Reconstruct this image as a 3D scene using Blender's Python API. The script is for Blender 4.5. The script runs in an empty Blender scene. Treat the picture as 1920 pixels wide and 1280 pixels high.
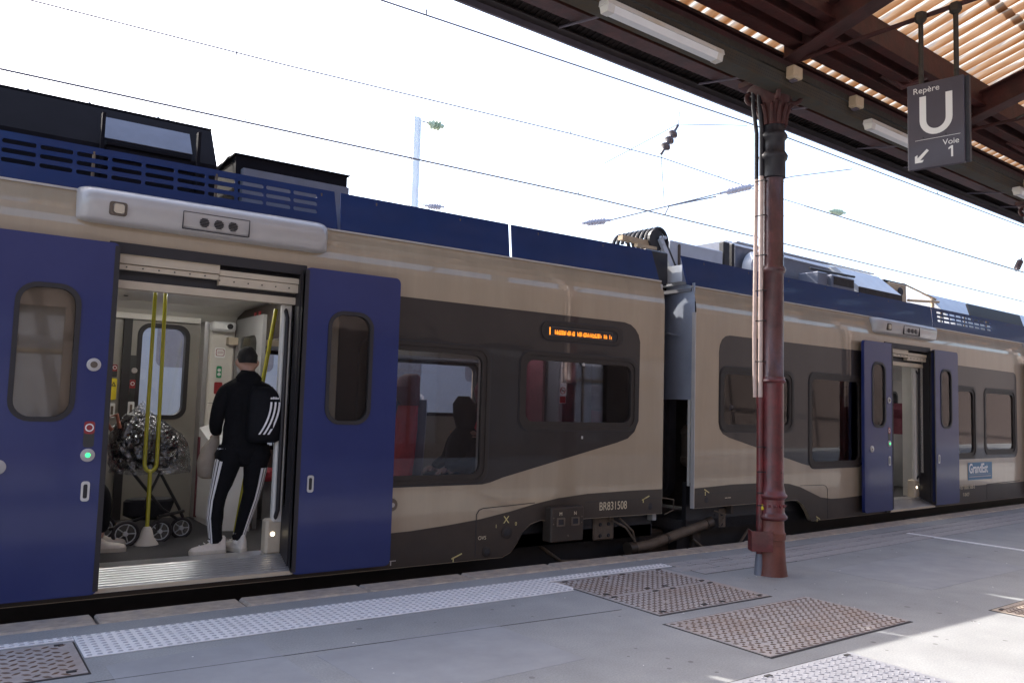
import bpy, math, random
from mathutils import Vector, Matrix
from mathutils.geometry import tessellate_polygon
random.seed(7)
S = bpy.context.scene
COL = S.collection
PI = math.pi
# ------------------------------------------------------------------ camera, light, exposure
H = 1.55
yaw, pitch, roll, FPX = 0.61373, 0.078426, 0.029059, 1524.2
fwd = Vector((math.sin(yaw)*math.cos(pitch), math.cos(yaw)*math.cos(pitch), math.sin(pitch)))
rt0 = Vector((math.cos(yaw), -math.sin(yaw), 0)); up0 = rt0.cross(fwd)
rt = rt0*math.cos(roll)+up0*math.sin(roll); up = -rt0*math.sin(roll)+up0*math.cos(roll)
cam = bpy.data.cameras.new('camera'); cam.lens = FPX/1920*36; cam.sensor_width = 36
cam.clip_start = .05; cam.clip_end = 3000
co = bpy.data.objects.new('camera', cam); COL.objects.link(co)
m = Matrix((rt, up, -fwd)).transposed().to_4x4(); m.translation = Vector((0, 0, H)); co.matrix_world = m
S.camera = co
SUN = Vector((-.30, 1, .95)).normalized()
W = bpy.data.worlds.new('World'); S.world = W; W.use_nodes = True
nt = W.node_tree
sky = nt.nodes.new('ShaderNodeTexSky'); sky.sky_type = 'NISHITA'; sky.sun_disc = False
sky.sun_elevation = math.asin(SUN.z); sky.sun_rotation = math.atan2(SUN.x, SUN.y)
sky.air_density = 1.0; sky.dust_density = 3.5; sky.ozone_density = 1.0; sky.altitude = 100
nt.links.new(sky.outputs[0], nt.nodes['Background'].inputs[0])
nt.nodes['Background'].inputs[1].default_value = 0.15
sl = bpy.data.lights.new('sun', 'SUN'); sl.energy = 2.3; sl.angle = math.radians(.55); sl.color = (1, .94, .86)
so = bpy.data.objects.new('sun', sl); COL.objects.link(so)
so.rotation_euler = (-SUN).to_track_quat('-Z', 'Y').to_euler(); so.location = SUN*60
S.view_settings.view_transform = 'Standard'; S.view_settings.look = 'None'
S.view_settings.gamma = 1; S.view_settings.use_curve_mapping = False
S.view_settings.exposure = 2.0
S.render.engine = 'CYCLES'
S.cycles.max_bounces = 12; S.cycles.transparent_max_bounces = 24
S.cycles.diffuse_bounces = 6; S.cycles.glossy_bounces = 5
S.cycles.use_denoising = True

# ------------------------------------------------------------------ materials
MATS = {}
def nd(t, n, **k):
    o = t.nodes.new(n)
    for a, b in k.items(): setattr(o, a, b)
    return o
def mat(name, col, rough=.5, metal=0., var=.12, vs=6., bump=0., bs=60., coat=0., spec=.5, col2=None, c2s=2., c2t=.5, c2w=.12, stretch=None, coatr=.05, roughvar=.0):
    M = bpy.data.materials.new(name); M.use_nodes = True; t = M.node_tree; b = t.nodes['Principled BSDF']
    b.inputs['Roughness'].default_value = rough; b.inputs['Metallic'].default_value = metal
    b.inputs['Specular IOR Level'].default_value = spec
    b.inputs['Coat Weight'].default_value = coat; b.inputs['Coat Roughness'].default_value = coatr
    tc = nd(t, 'ShaderNodeTexCoord'); src = tc.outputs['Object']
    if stretch:
        mp = nd(t, 'ShaderNodeMapping'); mp.inputs['Scale'].default_value = stretch
        t.links.new(src, mp.inputs[0]); src = mp.outputs[0]
    n1 = nd(t, 'ShaderNodeTexNoise'); n1.inputs['Scale'].default_value = vs; n1.inputs['Detail'].default_value = 6; n1.inputs['Roughness'].default_value = .65
    t.links.new(src, n1.inputs['Vector'])
    mr = nd(t, 'ShaderNodeMapRange'); mr.inputs[1].default_value = .3; mr.inputs[2].default_value = .7
    mr.inputs[3].default_value = 1-var; mr.inputs[4].default_value = 1+var
    t.links.new(n1.outputs['Fac'], mr.inputs[0])
    base = nd(t, 'ShaderNodeRGB'); base.outputs[0].default_value = (*col, 1); out = base.outputs[0]
    if col2:
        n2 = nd(t, 'ShaderNodeTexNoise'); n2.inputs['Scale'].default_value = c2s; n2.inputs['Detail'].default_value = 8; n2.inputs['Roughness'].default_value = .7
        t.links.new(src, n2.inputs['Vector'])
        m2 = nd(t, 'ShaderNodeMapRange'); m2.inputs[1].default_value = c2t-c2w; m2.inputs[2].default_value = c2t+c2w
        t.links.new(n2.outputs['Fac'], m2.inputs[0])
        mx = nd(t, 'ShaderNodeMix', data_type='RGBA'); mx.inputs[7].default_value = (*col2, 1)
        t.links.new(m2.outputs[0], mx.inputs[0]); t.links.new(out, mx.inputs[6]); out = mx.outputs[2]
    mul = nd(t, 'ShaderNodeVectorMath', operation='SCALE')
    t.links.new(out, mul.inputs[0]); t.links.new(mr.outputs[0], mul.inputs['Scale'])
    t.links.new(mul.outputs[0], b.inputs['Base Color'])
    if roughvar:
        m3 = nd(t, 'ShaderNodeMapRange'); m3.inputs[1].default_value = .3; m3.inputs[2].default_value = .7
        m3.inputs[3].default_value = max(0, rough-roughvar); m3.inputs[4].default_value = min(1, rough+roughvar)
        n3 = nd(t, 'ShaderNodeTexNoise'); n3.inputs['Scale'].default_value = vs*.6; n3.inputs['Detail'].default_value = 5
        t.links.new(src, n3.inputs['Vector'])
        t.links.new(n3.outputs['Fac'], m3.inputs[0]); t.links.new(m3.outputs[0], b.inputs['Roughness'])
    if bump:
        nb = nd(t, 'ShaderNodeTexNoise'); nb.inputs['Scale'].default_value = bs; nb.inputs['Detail'].default_value = 4
        t.links.new(src, nb.inputs['Vector'])
        bp = nd(t, 'ShaderNodeBump'); bp.inputs['Strength'].default_value = bump; bp.inputs['Distance'].default_value = .01
        t.links.new(nb.outputs['Fac'], bp.inputs['Height']); t.links.new(bp.outputs[0], b.inputs['Normal'])
    MATS[name] = M; return M
def speckle(M, sc, lo, hi, th=.62):
    t = M.node_tree; b = t.nodes['Principled BSDF']; ln = b.inputs['Base Color'].links[0].from_socket
    tc = nd(t, 'ShaderNodeTexCoord'); v = nd(t, 'ShaderNodeTexNoise'); v.inputs['Scale'].default_value = sc; v.inputs['Detail'].default_value = 3; v.inputs['Roughness'].default_value = .8
    t.links.new(tc.outputs['Object'], v.inputs['Vector']); mr = nd(t, 'ShaderNodeMapRange'); mr.inputs[1].default_value = .35; mr.inputs[2].default_value = th+.05; mr.inputs[3].default_value = lo; mr.inputs[4].default_value = hi
    t.links.new(v.outputs['Fac'], mr.inputs[0]); s_ = nd(t, 'ShaderNodeVectorMath', operation='SCALE'); t.links.new(ln, s_.inputs[0]); t.links.new(mr.outputs[0], s_.inputs['Scale']); t.links.new(s_.outputs[0], b.inputs['Base Color'])
def glass(name, tint, refl=1.0, rough=0.0):
    M = bpy.data.materials.new(name); M.use_nodes = True; t = M.node_tree; t.nodes.remove(t.nodes['Principled BSDF'])
    o = t.nodes['Material Output']; tr = nd(t, 'ShaderNodeBsdfTransparent'); tr.inputs[0].default_value = (*tint, 1)
    g = nd(t, 'ShaderNodeBsdfGlossy'); g.inputs['Roughness'].default_value = rough
    fr = nd(t, 'ShaderNodeFresnel'); fr.inputs[0].default_value = 1.5
    ml = nd(t, 'ShaderNodeMath', operation='MULTIPLY'); ml.inputs[1].default_value = refl; ml.use_clamp = True
    t.links.new(fr.outputs[0], ml.inputs[0])
    mx = nd(t, 'ShaderNodeMixShader'); t.links.new(ml.outputs[0], mx.inputs[0])
    t.links.new(tr.outputs[0], mx.inputs[1]); t.links.new(g.outputs[0], mx.inputs[2]); t.links.new(mx.outputs[0], o.inputs[0])
    MATS[name] = M; return M
def emis(name, col, st):
    M = bpy.data.materials.new(name); M.use_nodes = True; b = M.node_tree.nodes['Principled BSDF']
    b.inputs['Base Color'].default_value = (*col, 1); b.inputs['Emission Color'].default_value = (*col, 1); b.inputs['Emission Strength'].default_value = st
    MATS[name] = M; return M

beige = mat('beige_paint', (.365, .295, .205), .36, .1, .07, 1.3, .02, 9, coat=.8, col2=(.32, .25, .17), c2s=1.1, c2w=.25, coatr=.04, stretch=(3.5, 3.5, .5))
band = mat('dark_band_paint', (.016, .012, .011), .45, 0, .15, 1.5, coat=.6, spec=.3, col2=(.029, .023, .02), c2s=.9, c2w=.25, coatr=.04)
lowgrey = mat('lower_grey_paint', (.052, .039, .030), .5, .0, .12, 2, coat=.2, spec=.3, col2=(.038, .028, .021), c2s=1.6, c2w=.2, coatr=.12)
blue = mat('blue_roof_paint', (.003, .021, .105), .45, 0, .12, 2, coat=.15, spec=.35, coatr=.06)
doorblue = mat('blue_door_paint', (.012, .022, .125), .4, 0, .1, 2, coat=.45, spec=.35, coatr=.09, col2=(.015, .024, .11), c2s=2, c2w=.3)
podwhite = mat('pod_paint', (.42, .39, .37), .32, 0, .06, 4, coat=.4)
seal = mat('rubber_seal', (.018, .015, .017), .55, 0, .1, 8)
frame_d = mat('window_frame_dark', (.032, .025, .021), .5, 0, .1, 8, spec=.3)
black = mat('black_metal', (.015, .014, .016), .5, 0, .2, 9)
under = mat('underframe_grime', (.05, .038, .03), .8, .1, .35, 7, .3, 40)
under2 = mat('dusty_steel', (.13, .10, .075), .65, .3, .25, 8, .2, 40)
alu = mat('aluminium', (.55, .55, .56), .33, .85, .08, 10)
header = mat('header_panel', (.52, .44, .33), .5, .1, .08, 5)
intw = mat('interior_panel', (.60, .57, .52), .45, 0, .05, 3)
intg = mat('interior_grey_panel', (.30, .30, .30), .45, 0, .06, 3)
intdoor = mat('interior_door_panel', (.27, .25, .22), .34, .1, .06, 3)
ceilm = mat('interior_ceiling', (.72, .70, .65), .4, 0, .04, 3)
carpet = mat('floor_covering', (.032, .030, .034), .8, 0, .4, 60, .2, 200)
yellow = mat('grab_pole_yellow', (.45, .42, .02), .3, 0, .08, 5, coat=.6)
seatred = mat('seat_red', (.50, .05, .07), .8, 0, .15, 20, .1, 200)
seatmar = mat('seat_maroon', (.16, .04, .06), .75, 0, .15, 20)
seatshell = mat('seat_shell', (.22, .23, .27), .5, 0, .05, 5)
white = mat('white_plastic', (.75, .75, .74), .35, 0, .04, 5)
stick_red = mat('sticker_red', (.26, .02, .025), .4, 0, .05, 5)
stick_yel = mat('sticker_yellow', (.75, .60, .02), .4, 0, .05, 5)
stick_grn = mat('sticker_green', (.03, .28, .12), .4, 0, .05, 5)
stick_blk = mat('sticker_black', (.03, .03, .03), .4, 0, .05, 5)
txtcream = mat('lettering_cream', (.60, .52, .36), .5, 0, .1, 30)
txtyel = mat('lettering_yellow', (.60, .52, .22), .5, 0, .1, 30)
logoblue = mat('logo_blue', (.05, .17, .30), .4, 0, .06, 8)
roofdk = mat('roof_unit_dark', (.008, .007, .010), .8, 0, .2, 4, spec=.15)
roofgr = mat('roof_unit_grey', (.17, .18, .22), .45, .2, .12, 4)
rooflt = mat('roof_unit_light', (.50, .52, .55), .45, .1, .1, 4)
roofbe = mat('roof_unit_beige', (.45, .33, .20), .6, 0, .15, 6)
roofdeck = mat('roof_deck', (.20, .20, .22), .7, 0, .2, 3)
fairing = mat('gangway_fairing', (.30, .33, .40), .4, .1, .08, 4)
bellow = mat('gangway_rubber', (.035, .032, .036), .7, 0, .15, 6)
asphalt = mat('platform_asphalt', (.315, .325, .335), .8, 0, .09, 2.2, .25, 260, col2=(.27, .278, .287), c2s=.55, c2w=.16, roughvar=.12)
speckle(asphalt, 75, .86, 1.14)
speckle(asphalt, .8, .9, 1.1)
pass
kerb = mat('kerb_granite', (.46, .38, .30), .8, 0, .16, 14, .3, 90, col2=(.33, .29, .26), c2s=5, c2w=.15)
wallst = mat('platform_wall', (.16, .13, .11), .9, 0, .3, 6, .4, 30)
sett = mat('paving_block', (.40, .385, .385), .8, 0, .14, 18, .3, 80, col2=(.31, .30, .31), c2s=1.6, c2w=.2)
tact = mat('tactile_white', (.80, .79, .80), .6, 0, .06, 8, .1, 90, col2=(.60, .59, .60), c2s=3, c2t=.63, c2w=.1)
tactdot = mat('tactile_stud', (.42, .42, .45), .6, 0, .1, 20)
linew = mat('line_paint', (.80, .80, .82), .6, 0, .08, 20)
iron = mat('chequer_iron', (.40, .385, .39), .7, 0, .2, 9, .2, 80, col2=(.33, .28, .255), c2s=2.2, c2w=.14)
ironl = mat('chequer_lug', (.12, .085, .07), .6, .1, .3, 20, col2=(.15, .09, .06), c2s=2.2, c2w=.14)
ironw = mat('chequer_zinc', (.30, .30, .33), .5, .3, .15, 9)
patchm = mat('asphalt_patch', (.275, .285, .305), .8, 0, .1, 3, .25, 260, col2=(.30, .312, .335), c2s=1.2, c2w=.2)
gum = mat('gum_dark', (.17, .17, .18), .8, 0, .2, 20)
dark = mat('joint_dark', (.03, .028, .03), .8, 0, .2, 20)
reddk = mat('column_upper_shaded', (.10, .034, .032), .4, 0, .25, 7, .35, 35, coat=.2, col2=(.055, .02, .02), c2s=4, c2w=.12)  # column red darkened to paint in the shade under the canopy
redp = mat('column_red_paint', (.15, .022, .024), .38, 0, .2, 7, .35, 35, coat=.25, col2=(.075, .018, .018), c2s=4, c2w=.12)
redlow = mat('column_base_paint', (.17, .05, .032), .5, 0, .2, 8, .3, 40, col2=(.12, .038, .025), c2s=3, c2w=.15)
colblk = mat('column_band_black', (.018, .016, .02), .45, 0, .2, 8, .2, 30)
pipep = mat('conduit_pale', (.52, .40, .35), .45, 0, .12, 9, .1, 40)
steelred = mat('canopy_steel', (.07, .014, .011), .65, 0, .35, 5, .35, 30, col2=(.045, .016, .014), c2s=3, c2w=.15)
steeldk = mat('canopy_dark_sheet', (.026, .016, .014), .75, 0, .3, 4, .2, 20, col2=(.016, .011, .011), c2s=1.5, c2w=.2)
fascia = mat('canopy_fascia', (.12, .10, .12), .6, 0, .2, 6)
tray = mat('cable_tray_metal', (.06, .06, .052), .7, .2, .2, 12, col2=(.065, .042, .02), c2s=3, c2w=.15)
lampw = mat('lamp_housing', (.62, .60, .56), .4, 0, .06, 8, col2=(.50, .42, .30), c2s=4, c2t=.6, c2w=.1)
boxcream = mat('junction_box_cream', (.52, .40, .26), .55, 0, .12, 9)
signm = mat('sign_face', (.055, .045, .058), .45, 0, .08, 4, coat=.15)
signw = mat('sign_lettering', (.72, .70, .66), .5, 0, .03, 5)
rodm = mat('rod_metal', (.045, .036, .026), .6, .3, .3, 20, .3, 60)
wirem = mat('wire', (.16, .15, .17), .5, .4, .05, 5)
insw = mat('insulator_white', (.34, .34, .40), .3, 0, .05, 5)
insg = mat('insulator_green', (.30, .38, .28), .3, 0, .05, 5)
insd = mat('insulator_dark', (.05, .035, .04), .3, 0, .1, 5)
mastm = mat('mast_haze_tone', (.72, .76, .80), .5, 0, .05, 2)  # haze glare of the sky put into the pale base colour
ballast = mat('ballast', (.11, .095, .085), .95, 0, .5, 40, .8, 25)
groundm = mat('ground', (.22, .20, .18), .95, 0, .3, 1.5, .3, 10)
skin = mat('skin', (.42, .24, .17), .5, 0, .06, 10)
hairm = mat('hair', (.008, .006, .005), .8, 0, .3, 60, .5, 150)
cloth = mat('black_cloth', (.0035, .0035, .005), .9, 0, .3, 20, .4, 40, spec=.25)
cloth2 = mat('black_backpack_cloth', (.006, .006, .008), .8, 0, .25, 30, .2, 60, spec=.2)
stripe = mat('white_stripe', (.72, .70, .70), .7, 0, .05, 10)
shoe = mat('white_shoe', (.62, .57, .50), .6, 0, .1, 20)
sole = mat('shoe_sole', (.50, .46, .38), .7, 0, .1, 20)
bagm = mat('beige_cloth', (.36, .31, .25), .8, 0, .1, 20, .3, 40)
maskm = mat('face_mask', (.5, .5, .47), .8, 0, .05, 20)
strfab = mat('stroller_fabric', (.012, .012, .016), .8, 0, .2, 20)
leather = mat('handle_leather', (.22, .07, .04), .5, 0, .15, 20)
cab = mat('cabinet_white', (.88, .88, .88), .35, 0, .04, 4)
stonebld = mat('facade_stone', (.10, .075, .07), .8, 0, .1, 3, .2, 20)
glass('car_glass', (.74, .74, .78), 1.5)
glass('door_glass', (.82, .82, .82), 1.3)
glass('clear_glass', (.92, .94, .96), 1.0)
emis('led_amber', (1.0, .28, .02), .5)
emis('led_green', (.05, 1, .25), .45)
emis('lamp_spot', (1, .85, .6), 1.6)
emis('ceiling_fill_strip', (1, .97, .92), 7.0)  # glowing ceiling strips added to brighten the car interiors
# crinkled clear rain cover
M = bpy.data.materials.new('rain_cover'); M.use_nodes = True; t = M.node_tree; t.nodes.remove(t.nodes['Principled BSDF'])
tr = nd(t, 'ShaderNodeBsdfTransparent'); tr.inputs[0].default_value = (.62, .63, .66, 1)
gl = nd(t, 'ShaderNodeBsdfGlossy'); gl.inputs['Roughness'].default_value = .14
nb = nd(t, 'ShaderNodeTexVoronoi'); nb.inputs['Scale'].default_value = 8; tc = nd(t, 'ShaderNodeTexCoord')
n0 = nd(t, 'ShaderNodeTexNoise'); n0.inputs['Scale'].default_value = 9; n0.inputs['Detail'].default_value = 3
t.links.new(tc.outputs['Object'], n0.inputs['Vector']); ad = nd(t, 'ShaderNodeVectorMath'); ad.operation = 'ADD'
sc_ = nd(t, 'ShaderNodeVectorMath', operation='SCALE'); sc_.inputs['Scale'].default_value = .25
t.links.new(n0.outputs['Color'], sc_.inputs[0]); t.links.new(tc.outputs['Object'], ad.inputs[0]); t.links.new(sc_.outputs[0], ad.inputs[1]); t.links.new(ad.outputs[0], nb.inputs['Vector'])
bp = nd(t, 'ShaderNodeBump'); bp.inputs['Strength'].default_value = 1; bp.inputs['Distance'].default_value = .045
t.links.new(nb.outputs['Distance'], bp.inputs['Height']); t.links.new(bp.outputs[0], gl.inputs['Normal'])
mx = nd(t, 'ShaderNodeMixShader'); mx.inputs[0].default_value = .17
t.links.new(tr.outputs[0], mx.inputs[1]); t.links.new(gl.outputs[0], mx.inputs[2]); t.links.new(mx.outputs[0], t.nodes['Material Output'].inputs[0])
MATS['rain_cover'] = M
# translucent corrugated roof sheet, dirt in the troughs, light painted on the crests
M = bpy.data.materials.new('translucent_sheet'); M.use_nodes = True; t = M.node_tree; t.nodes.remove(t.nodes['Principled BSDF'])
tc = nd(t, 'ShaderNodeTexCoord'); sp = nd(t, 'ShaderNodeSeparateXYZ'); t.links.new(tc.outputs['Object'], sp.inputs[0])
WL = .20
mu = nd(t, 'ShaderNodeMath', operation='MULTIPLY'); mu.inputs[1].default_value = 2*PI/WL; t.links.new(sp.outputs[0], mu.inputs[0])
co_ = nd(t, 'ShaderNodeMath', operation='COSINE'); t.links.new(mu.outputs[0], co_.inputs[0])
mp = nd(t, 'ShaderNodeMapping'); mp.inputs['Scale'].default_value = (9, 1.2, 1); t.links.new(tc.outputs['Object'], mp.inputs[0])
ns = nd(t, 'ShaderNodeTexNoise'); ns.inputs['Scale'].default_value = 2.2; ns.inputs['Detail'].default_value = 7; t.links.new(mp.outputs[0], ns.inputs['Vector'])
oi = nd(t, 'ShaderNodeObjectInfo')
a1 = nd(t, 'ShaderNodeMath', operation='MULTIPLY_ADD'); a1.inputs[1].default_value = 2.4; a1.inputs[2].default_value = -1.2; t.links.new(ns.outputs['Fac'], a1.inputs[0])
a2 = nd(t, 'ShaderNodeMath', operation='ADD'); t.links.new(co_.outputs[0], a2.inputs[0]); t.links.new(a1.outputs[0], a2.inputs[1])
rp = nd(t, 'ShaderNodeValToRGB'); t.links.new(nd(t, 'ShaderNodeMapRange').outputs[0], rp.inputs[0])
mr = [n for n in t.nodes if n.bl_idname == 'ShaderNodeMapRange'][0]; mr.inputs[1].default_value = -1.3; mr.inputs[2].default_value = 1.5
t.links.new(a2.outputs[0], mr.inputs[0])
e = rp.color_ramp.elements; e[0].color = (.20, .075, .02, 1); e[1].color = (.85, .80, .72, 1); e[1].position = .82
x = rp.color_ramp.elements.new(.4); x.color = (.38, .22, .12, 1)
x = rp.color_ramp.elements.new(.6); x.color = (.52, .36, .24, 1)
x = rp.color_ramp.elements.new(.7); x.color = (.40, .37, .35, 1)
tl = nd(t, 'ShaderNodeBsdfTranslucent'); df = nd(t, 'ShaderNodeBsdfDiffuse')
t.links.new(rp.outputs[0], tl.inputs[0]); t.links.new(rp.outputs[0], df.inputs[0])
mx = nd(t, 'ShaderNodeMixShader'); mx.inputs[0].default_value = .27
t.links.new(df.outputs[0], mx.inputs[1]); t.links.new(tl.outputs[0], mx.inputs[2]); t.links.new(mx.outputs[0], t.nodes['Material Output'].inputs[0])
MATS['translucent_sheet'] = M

# ------------------------------------------------------------------ mesh helpers
class MB:
    def __init__(s): s.v = []; s.f = []
    def add(s, v, f):
        o = len(s.v); s.v += [tuple(a) for a in v]; s.f += [tuple(i+o for i in q) for q in f]; return s
    def box(s, x0, x1, y0, y1, z0, z1, M=None):
        v = [Vector(p) for p in ((x0, y0, z0), (x1, y0, z0), (x1, y1, z0), (x0, y1, z0), (x0, y0, z1), (x1, y0, z1), (x1, y1, z1), (x0, y1, z1))]
        if M: v = [M @ p for p in v]
        return s.add(v, [(0, 3, 2, 1), (4, 5, 6, 7), (0, 1, 5, 4), (1, 2, 6, 5), (2, 3, 7, 6), (3, 0, 4, 7)])
    def bbox(s, x0, x1, y0, y1, z0, z1, b=.01):   # chamfered box
        V = []; F = []
        for i, (z, k) in enumerate(((z0, b), (z0+b, 0), (z1-b, 0), (z1, b))):
            for (x, y) in ((x0+b, y0+k), (x1-b, y0+k), (x1-k, y0+b), (x1-k, y1-b), (x1-b, y1-k), (x0+b, y1-k), (x0+k, y1-b), (x0+k, y0+b)):
                V.append((x, y, z))
        for i in range(3):
            for j in range(8): F.append((i*8+j, i*8+(j+1) % 8, i*8+8+(j+1) % 8, i*8+8+j))
        F.append(tuple(range(7, -1, -1))); F.append(tuple(range(24, 32)))
        return s.add(V, F)
    def tube(s, pts, r, n=8, cap=True):
        pts = [Vector(p) for p in pts]; V = []; F = []; N = len(pts)
        rs = r if isinstance(r, (list, tuple)) else [r]*N
        pu = None
        for i, p in enumerate(pts):
            d = (pts[min(i+1, N-1)]-pts[max(i-1, 0)]).normalized()
            a = Vector((0, 0, 1)) if abs(d.z) < .9 else Vector((1, 0, 0))
            if pu is not None: a = pu
            u = (a-d*a.dot(d)).normalized(); w = d.cross(u); pu = u
            for j in range(n):
                t_ = 2*PI*j/n; V.append(p+(u*math.cos(t_)+w*math.sin(t_))*rs[i])
        for i in range(N-1):
            for j in range(n): F.append((i*n+j, i*n+(j+1) % n, (i+1)*n+(j+1) % n, (i+1)*n+j))
        if cap: F.append(tuple(range(n-1, -1, -1))); F.append(tuple(range((N-1)*n, N*n)))
        return s.add(V, F)
    def lathe(s, prof, c, n=24, axis='z'):
        V = []; F = []; c = Vector(c)
        for r, h in prof:
            for j in range(n):
                a = 2*PI*j/n
                p = (r*math.cos(a), r*math.sin(a), h)
                if axis == 'y': p = (p[0], p[2], p[1])
                if axis == 'x': p = (p[2], p[0], p[1])
                V.append(c+Vector(p))
        for i in range(len(prof)-1):
            for j in range(n): F.append((i*n+j, i*n+(j+1) % n, (i+1)*n+(j+1) % n, (i+1)*n+j))
        F.append(tuple(range(n-1, -1, -1))); F.append(tuple(range((len(prof)-1)*n, len(prof)*n)))
        return s.add(V, F)
    def loft(s, rings, n=16):   # rings: (center, rx, ry, rot)
        V = []; F = []
        for (c, rx, ry, a0) in rings:
            c = Vector(c)
            for j in range(n):
                a = 2*PI*j/n; x_, y_ = rx*math.cos(a), ry*math.sin(a)
                V.append(c+Vector((x_*math.cos(a0)-y_*math.sin(a0), x_*math.sin(a0)+y_*math.cos(a0), 0)))
        N = len(rings)
        for i in range(N-1):
            for j in range(n): F.append((i*n+j, i*n+(j+1) % n, (i+1)*n+(j+1) % n, (i+1)*n+j))
        F.append(tuple(range(n-1, -1, -1))); F.append(tuple(range((N-1)*n, N*n)))
        return s.add(V, F)
    def plate(s, outer, holes, d0, d1, mp=None):
        # outer/holes: lists of (u,v); extruded between depths d0 (front) and d1
        mp = mp or (lambda u, v, d: (u, d, v))
        polys = [[Vector((u, v, 0)) for u, v in outer]]+[[Vector((u, v, 0)) for u, v in h] for h in holes]
        tris = tessellate_polygon(polys); flat = [p for q in polys for p in q]; n = len(flat)
        V = [mp(p.x, p.y, d0) for p in flat]+[mp(p.x, p.y, d1) for p in flat]
        F = [tuple(a) for a in tris]+[tuple(i+n for i in reversed(a)) for a in tris]
        k = 0
        for q in polys:
            L = len(q)
            for i in range(L): F.append((k+i, k+(i+1) % L, n+k+(i+1) % L, n+k+i))
            k += L
        return s.add(V, F)
    def build(s, name, material=None, parent=None, smooth=False, angle=None):
        me = bpy.data.meshes.new(name); me.from_pydata(s.v, [], s.f); me.validate()
        import bmesh
        b = bmesh.new(); b.from_mesh(me); bmesh.ops.recalc_face_normals(b, faces=b.faces); b.to_mesh(me); b.free()
        if material: me.materials.append(MATS[material])
        if smooth:
            me.shade_smooth() if hasattr(me, 'shade_smooth') else None
            me.set_sharp_from_angle(angle=math.radians(angle or 40))
        o = bpy.data.objects.new(name, me); COL.objects.link(o)
        if parent: o.parent = parent
        return o
def tag(o, label, cat, group=None):
    o['label'] = label; o['category'] = cat
    if group: o['group'] = group
    return o
def thing(name, label, cat, loc=(0, 0, 0), rz=0, group=None):
    o = bpy.data.objects.new(name, None); o.empty_display_size = .2; COL.objects.link(o); o.location = loc; o.rotation_euler = (0, 0, rz)
    return tag(o, label, cat, group)
def struct(o): o['kind'] = 'structure'; return o
def share(o, name=None, loc=(0, 0, 0), rot=(0, 0, 0), parent=None, scale=None):
    c = bpy.data.objects.new(name or o.name.split('.')[0], o.data); COL.objects.link(c)
    c.location = loc; c.rotation_euler = rot; c.parent = parent
    if scale: c.scale = scale
    return c
def copy_tree(o, parent=None):
    c = o.copy(); COL.objects.link(c); c.parent = parent
    for ch in list(o.children): copy_tree(ch, c)
    return c
def rr(x0, x1, z0, z1, r, n=6):
    P = []
    for cx, cz, a in ((x1-r, z1-r, 0), (x0+r, z1-r, 90), (x0+r, z0+r, 180), (x1-r, z0+r, 270)):
        for i in range(n+1):
            t_ = math.radians(a+90*i/n); P.append((cx+r*math.cos(t_), cz+r*math.sin(t_)))
    return P
def circ(cx, cz, r, n=20): return [(cx+r*math.cos(2*PI*i/n), cz+r*math.sin(2*PI*i/n)) for i in range(n)]
def text(body, size, name, material, parent, M, ext=.001, align='LEFT', sx=1, bold=0.):
    cu = bpy.data.curves.new(name, 'FONT'); cu.body = body; cu.size = size; cu.extrude = ext; cu.align_x = align; cu.offset = bold
    o = bpy.data.objects.new(name, cu); COL.objects.link(o)
    bpy.context.view_layer.update()
    me = bpy.data.meshes.new_from_object(o.evaluated_get(bpy.context.evaluated_depsgraph_get()))
    bpy.data.objects.remove(o)
    me.transform(M @ Matrix.Diagonal((sx, 1, 1, 1))); me.materials.clear(); me.materials.append(MATS[material]); me.name = name
    q = bpy.data.objects.new(name, me); COL.objects.link(q); q.parent = parent
    return q
def face_front(x, y, z, rot=0): # text in xz plane seen from -y
    return Matrix.Translation((x, y, z)) @ Matrix.Rotation(PI/2, 4, 'X') @ Matrix.Rotation(rot, 4, 'Z')

# ------------------------------------------------------------------ ground, track, platform
def ye(x): return 6.45+max(0, x-7.5)*.06
g = MB(); g.add([(-600, -600, -.86), (600, -600, -.86), (600, 900, -.86), (-600, 900, -.86)], [(0, 1, 2, 3)])
struct(g.build('ground', 'ground'))
b = MB(); b.box(-40, 90, 6.4, 22, -.85, -.78); struct(b.build('track_bed', 'ballast'))
def railtrack(y0, rz, x0, x1, lab):
    t_ = thing('railway_track', lab, 'track', (0, y0, -.78))
    t_.rotation_euler = (0, 0, rz)
    for k in (-.75, .75):
        b = MB(); b.box(x0, x1, k-.07, k+.07, 0, .02); b.box(x0, x1, k-.012, k+.012, .02, .14); b.box(x0, x1, k-.035, k+.035, .14, .18); b.build('rail', 'under2' if 0 else 'dusty_steel', t_)
    b = MB(); b.box(-.13, .13, -1.25, 1.25, -.04, .012); o = b.build('sleeper', 'under_sl' if 0 else 'platform_wall', t_); o.location.x = x0+.3
    n = int((x1-x0)/.6)
    for i in range(1, min(n, 60)): share(o, loc=(x0+.3+.6*i, 0, 0), parent=t_)
railtrack(8.05, .0, -6, 30, 'railway track beneath the blue and beige train beside the platform')
railtrack(13.6, .02, -6, 40, 'railway track beneath the pale train standing beyond')

# platform slab
P = [(-14, 6.17), (7.5, 6.17), (60, ye(60)-.28), (60, -9), (-14, -9)]
b = MB()
b.plate([(x, y) for x, y in P], [], -.06, -.0, mp=lambda u, v, d: (u, v, d))
plat = struct(b.build('platform', 'platform_asphalt'))
b = MB(); b.plate([(-14, 6.40), (7.5, 6.40), (60, ye(60)-.05), (60, ye(60)-.5), (7.5, 5.95), (-14, 5.95)], [], -.85, -.061, mp=lambda u, v, d: (u, v, d)); b.build('platform_wall', 'platform_wall', plat)
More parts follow.
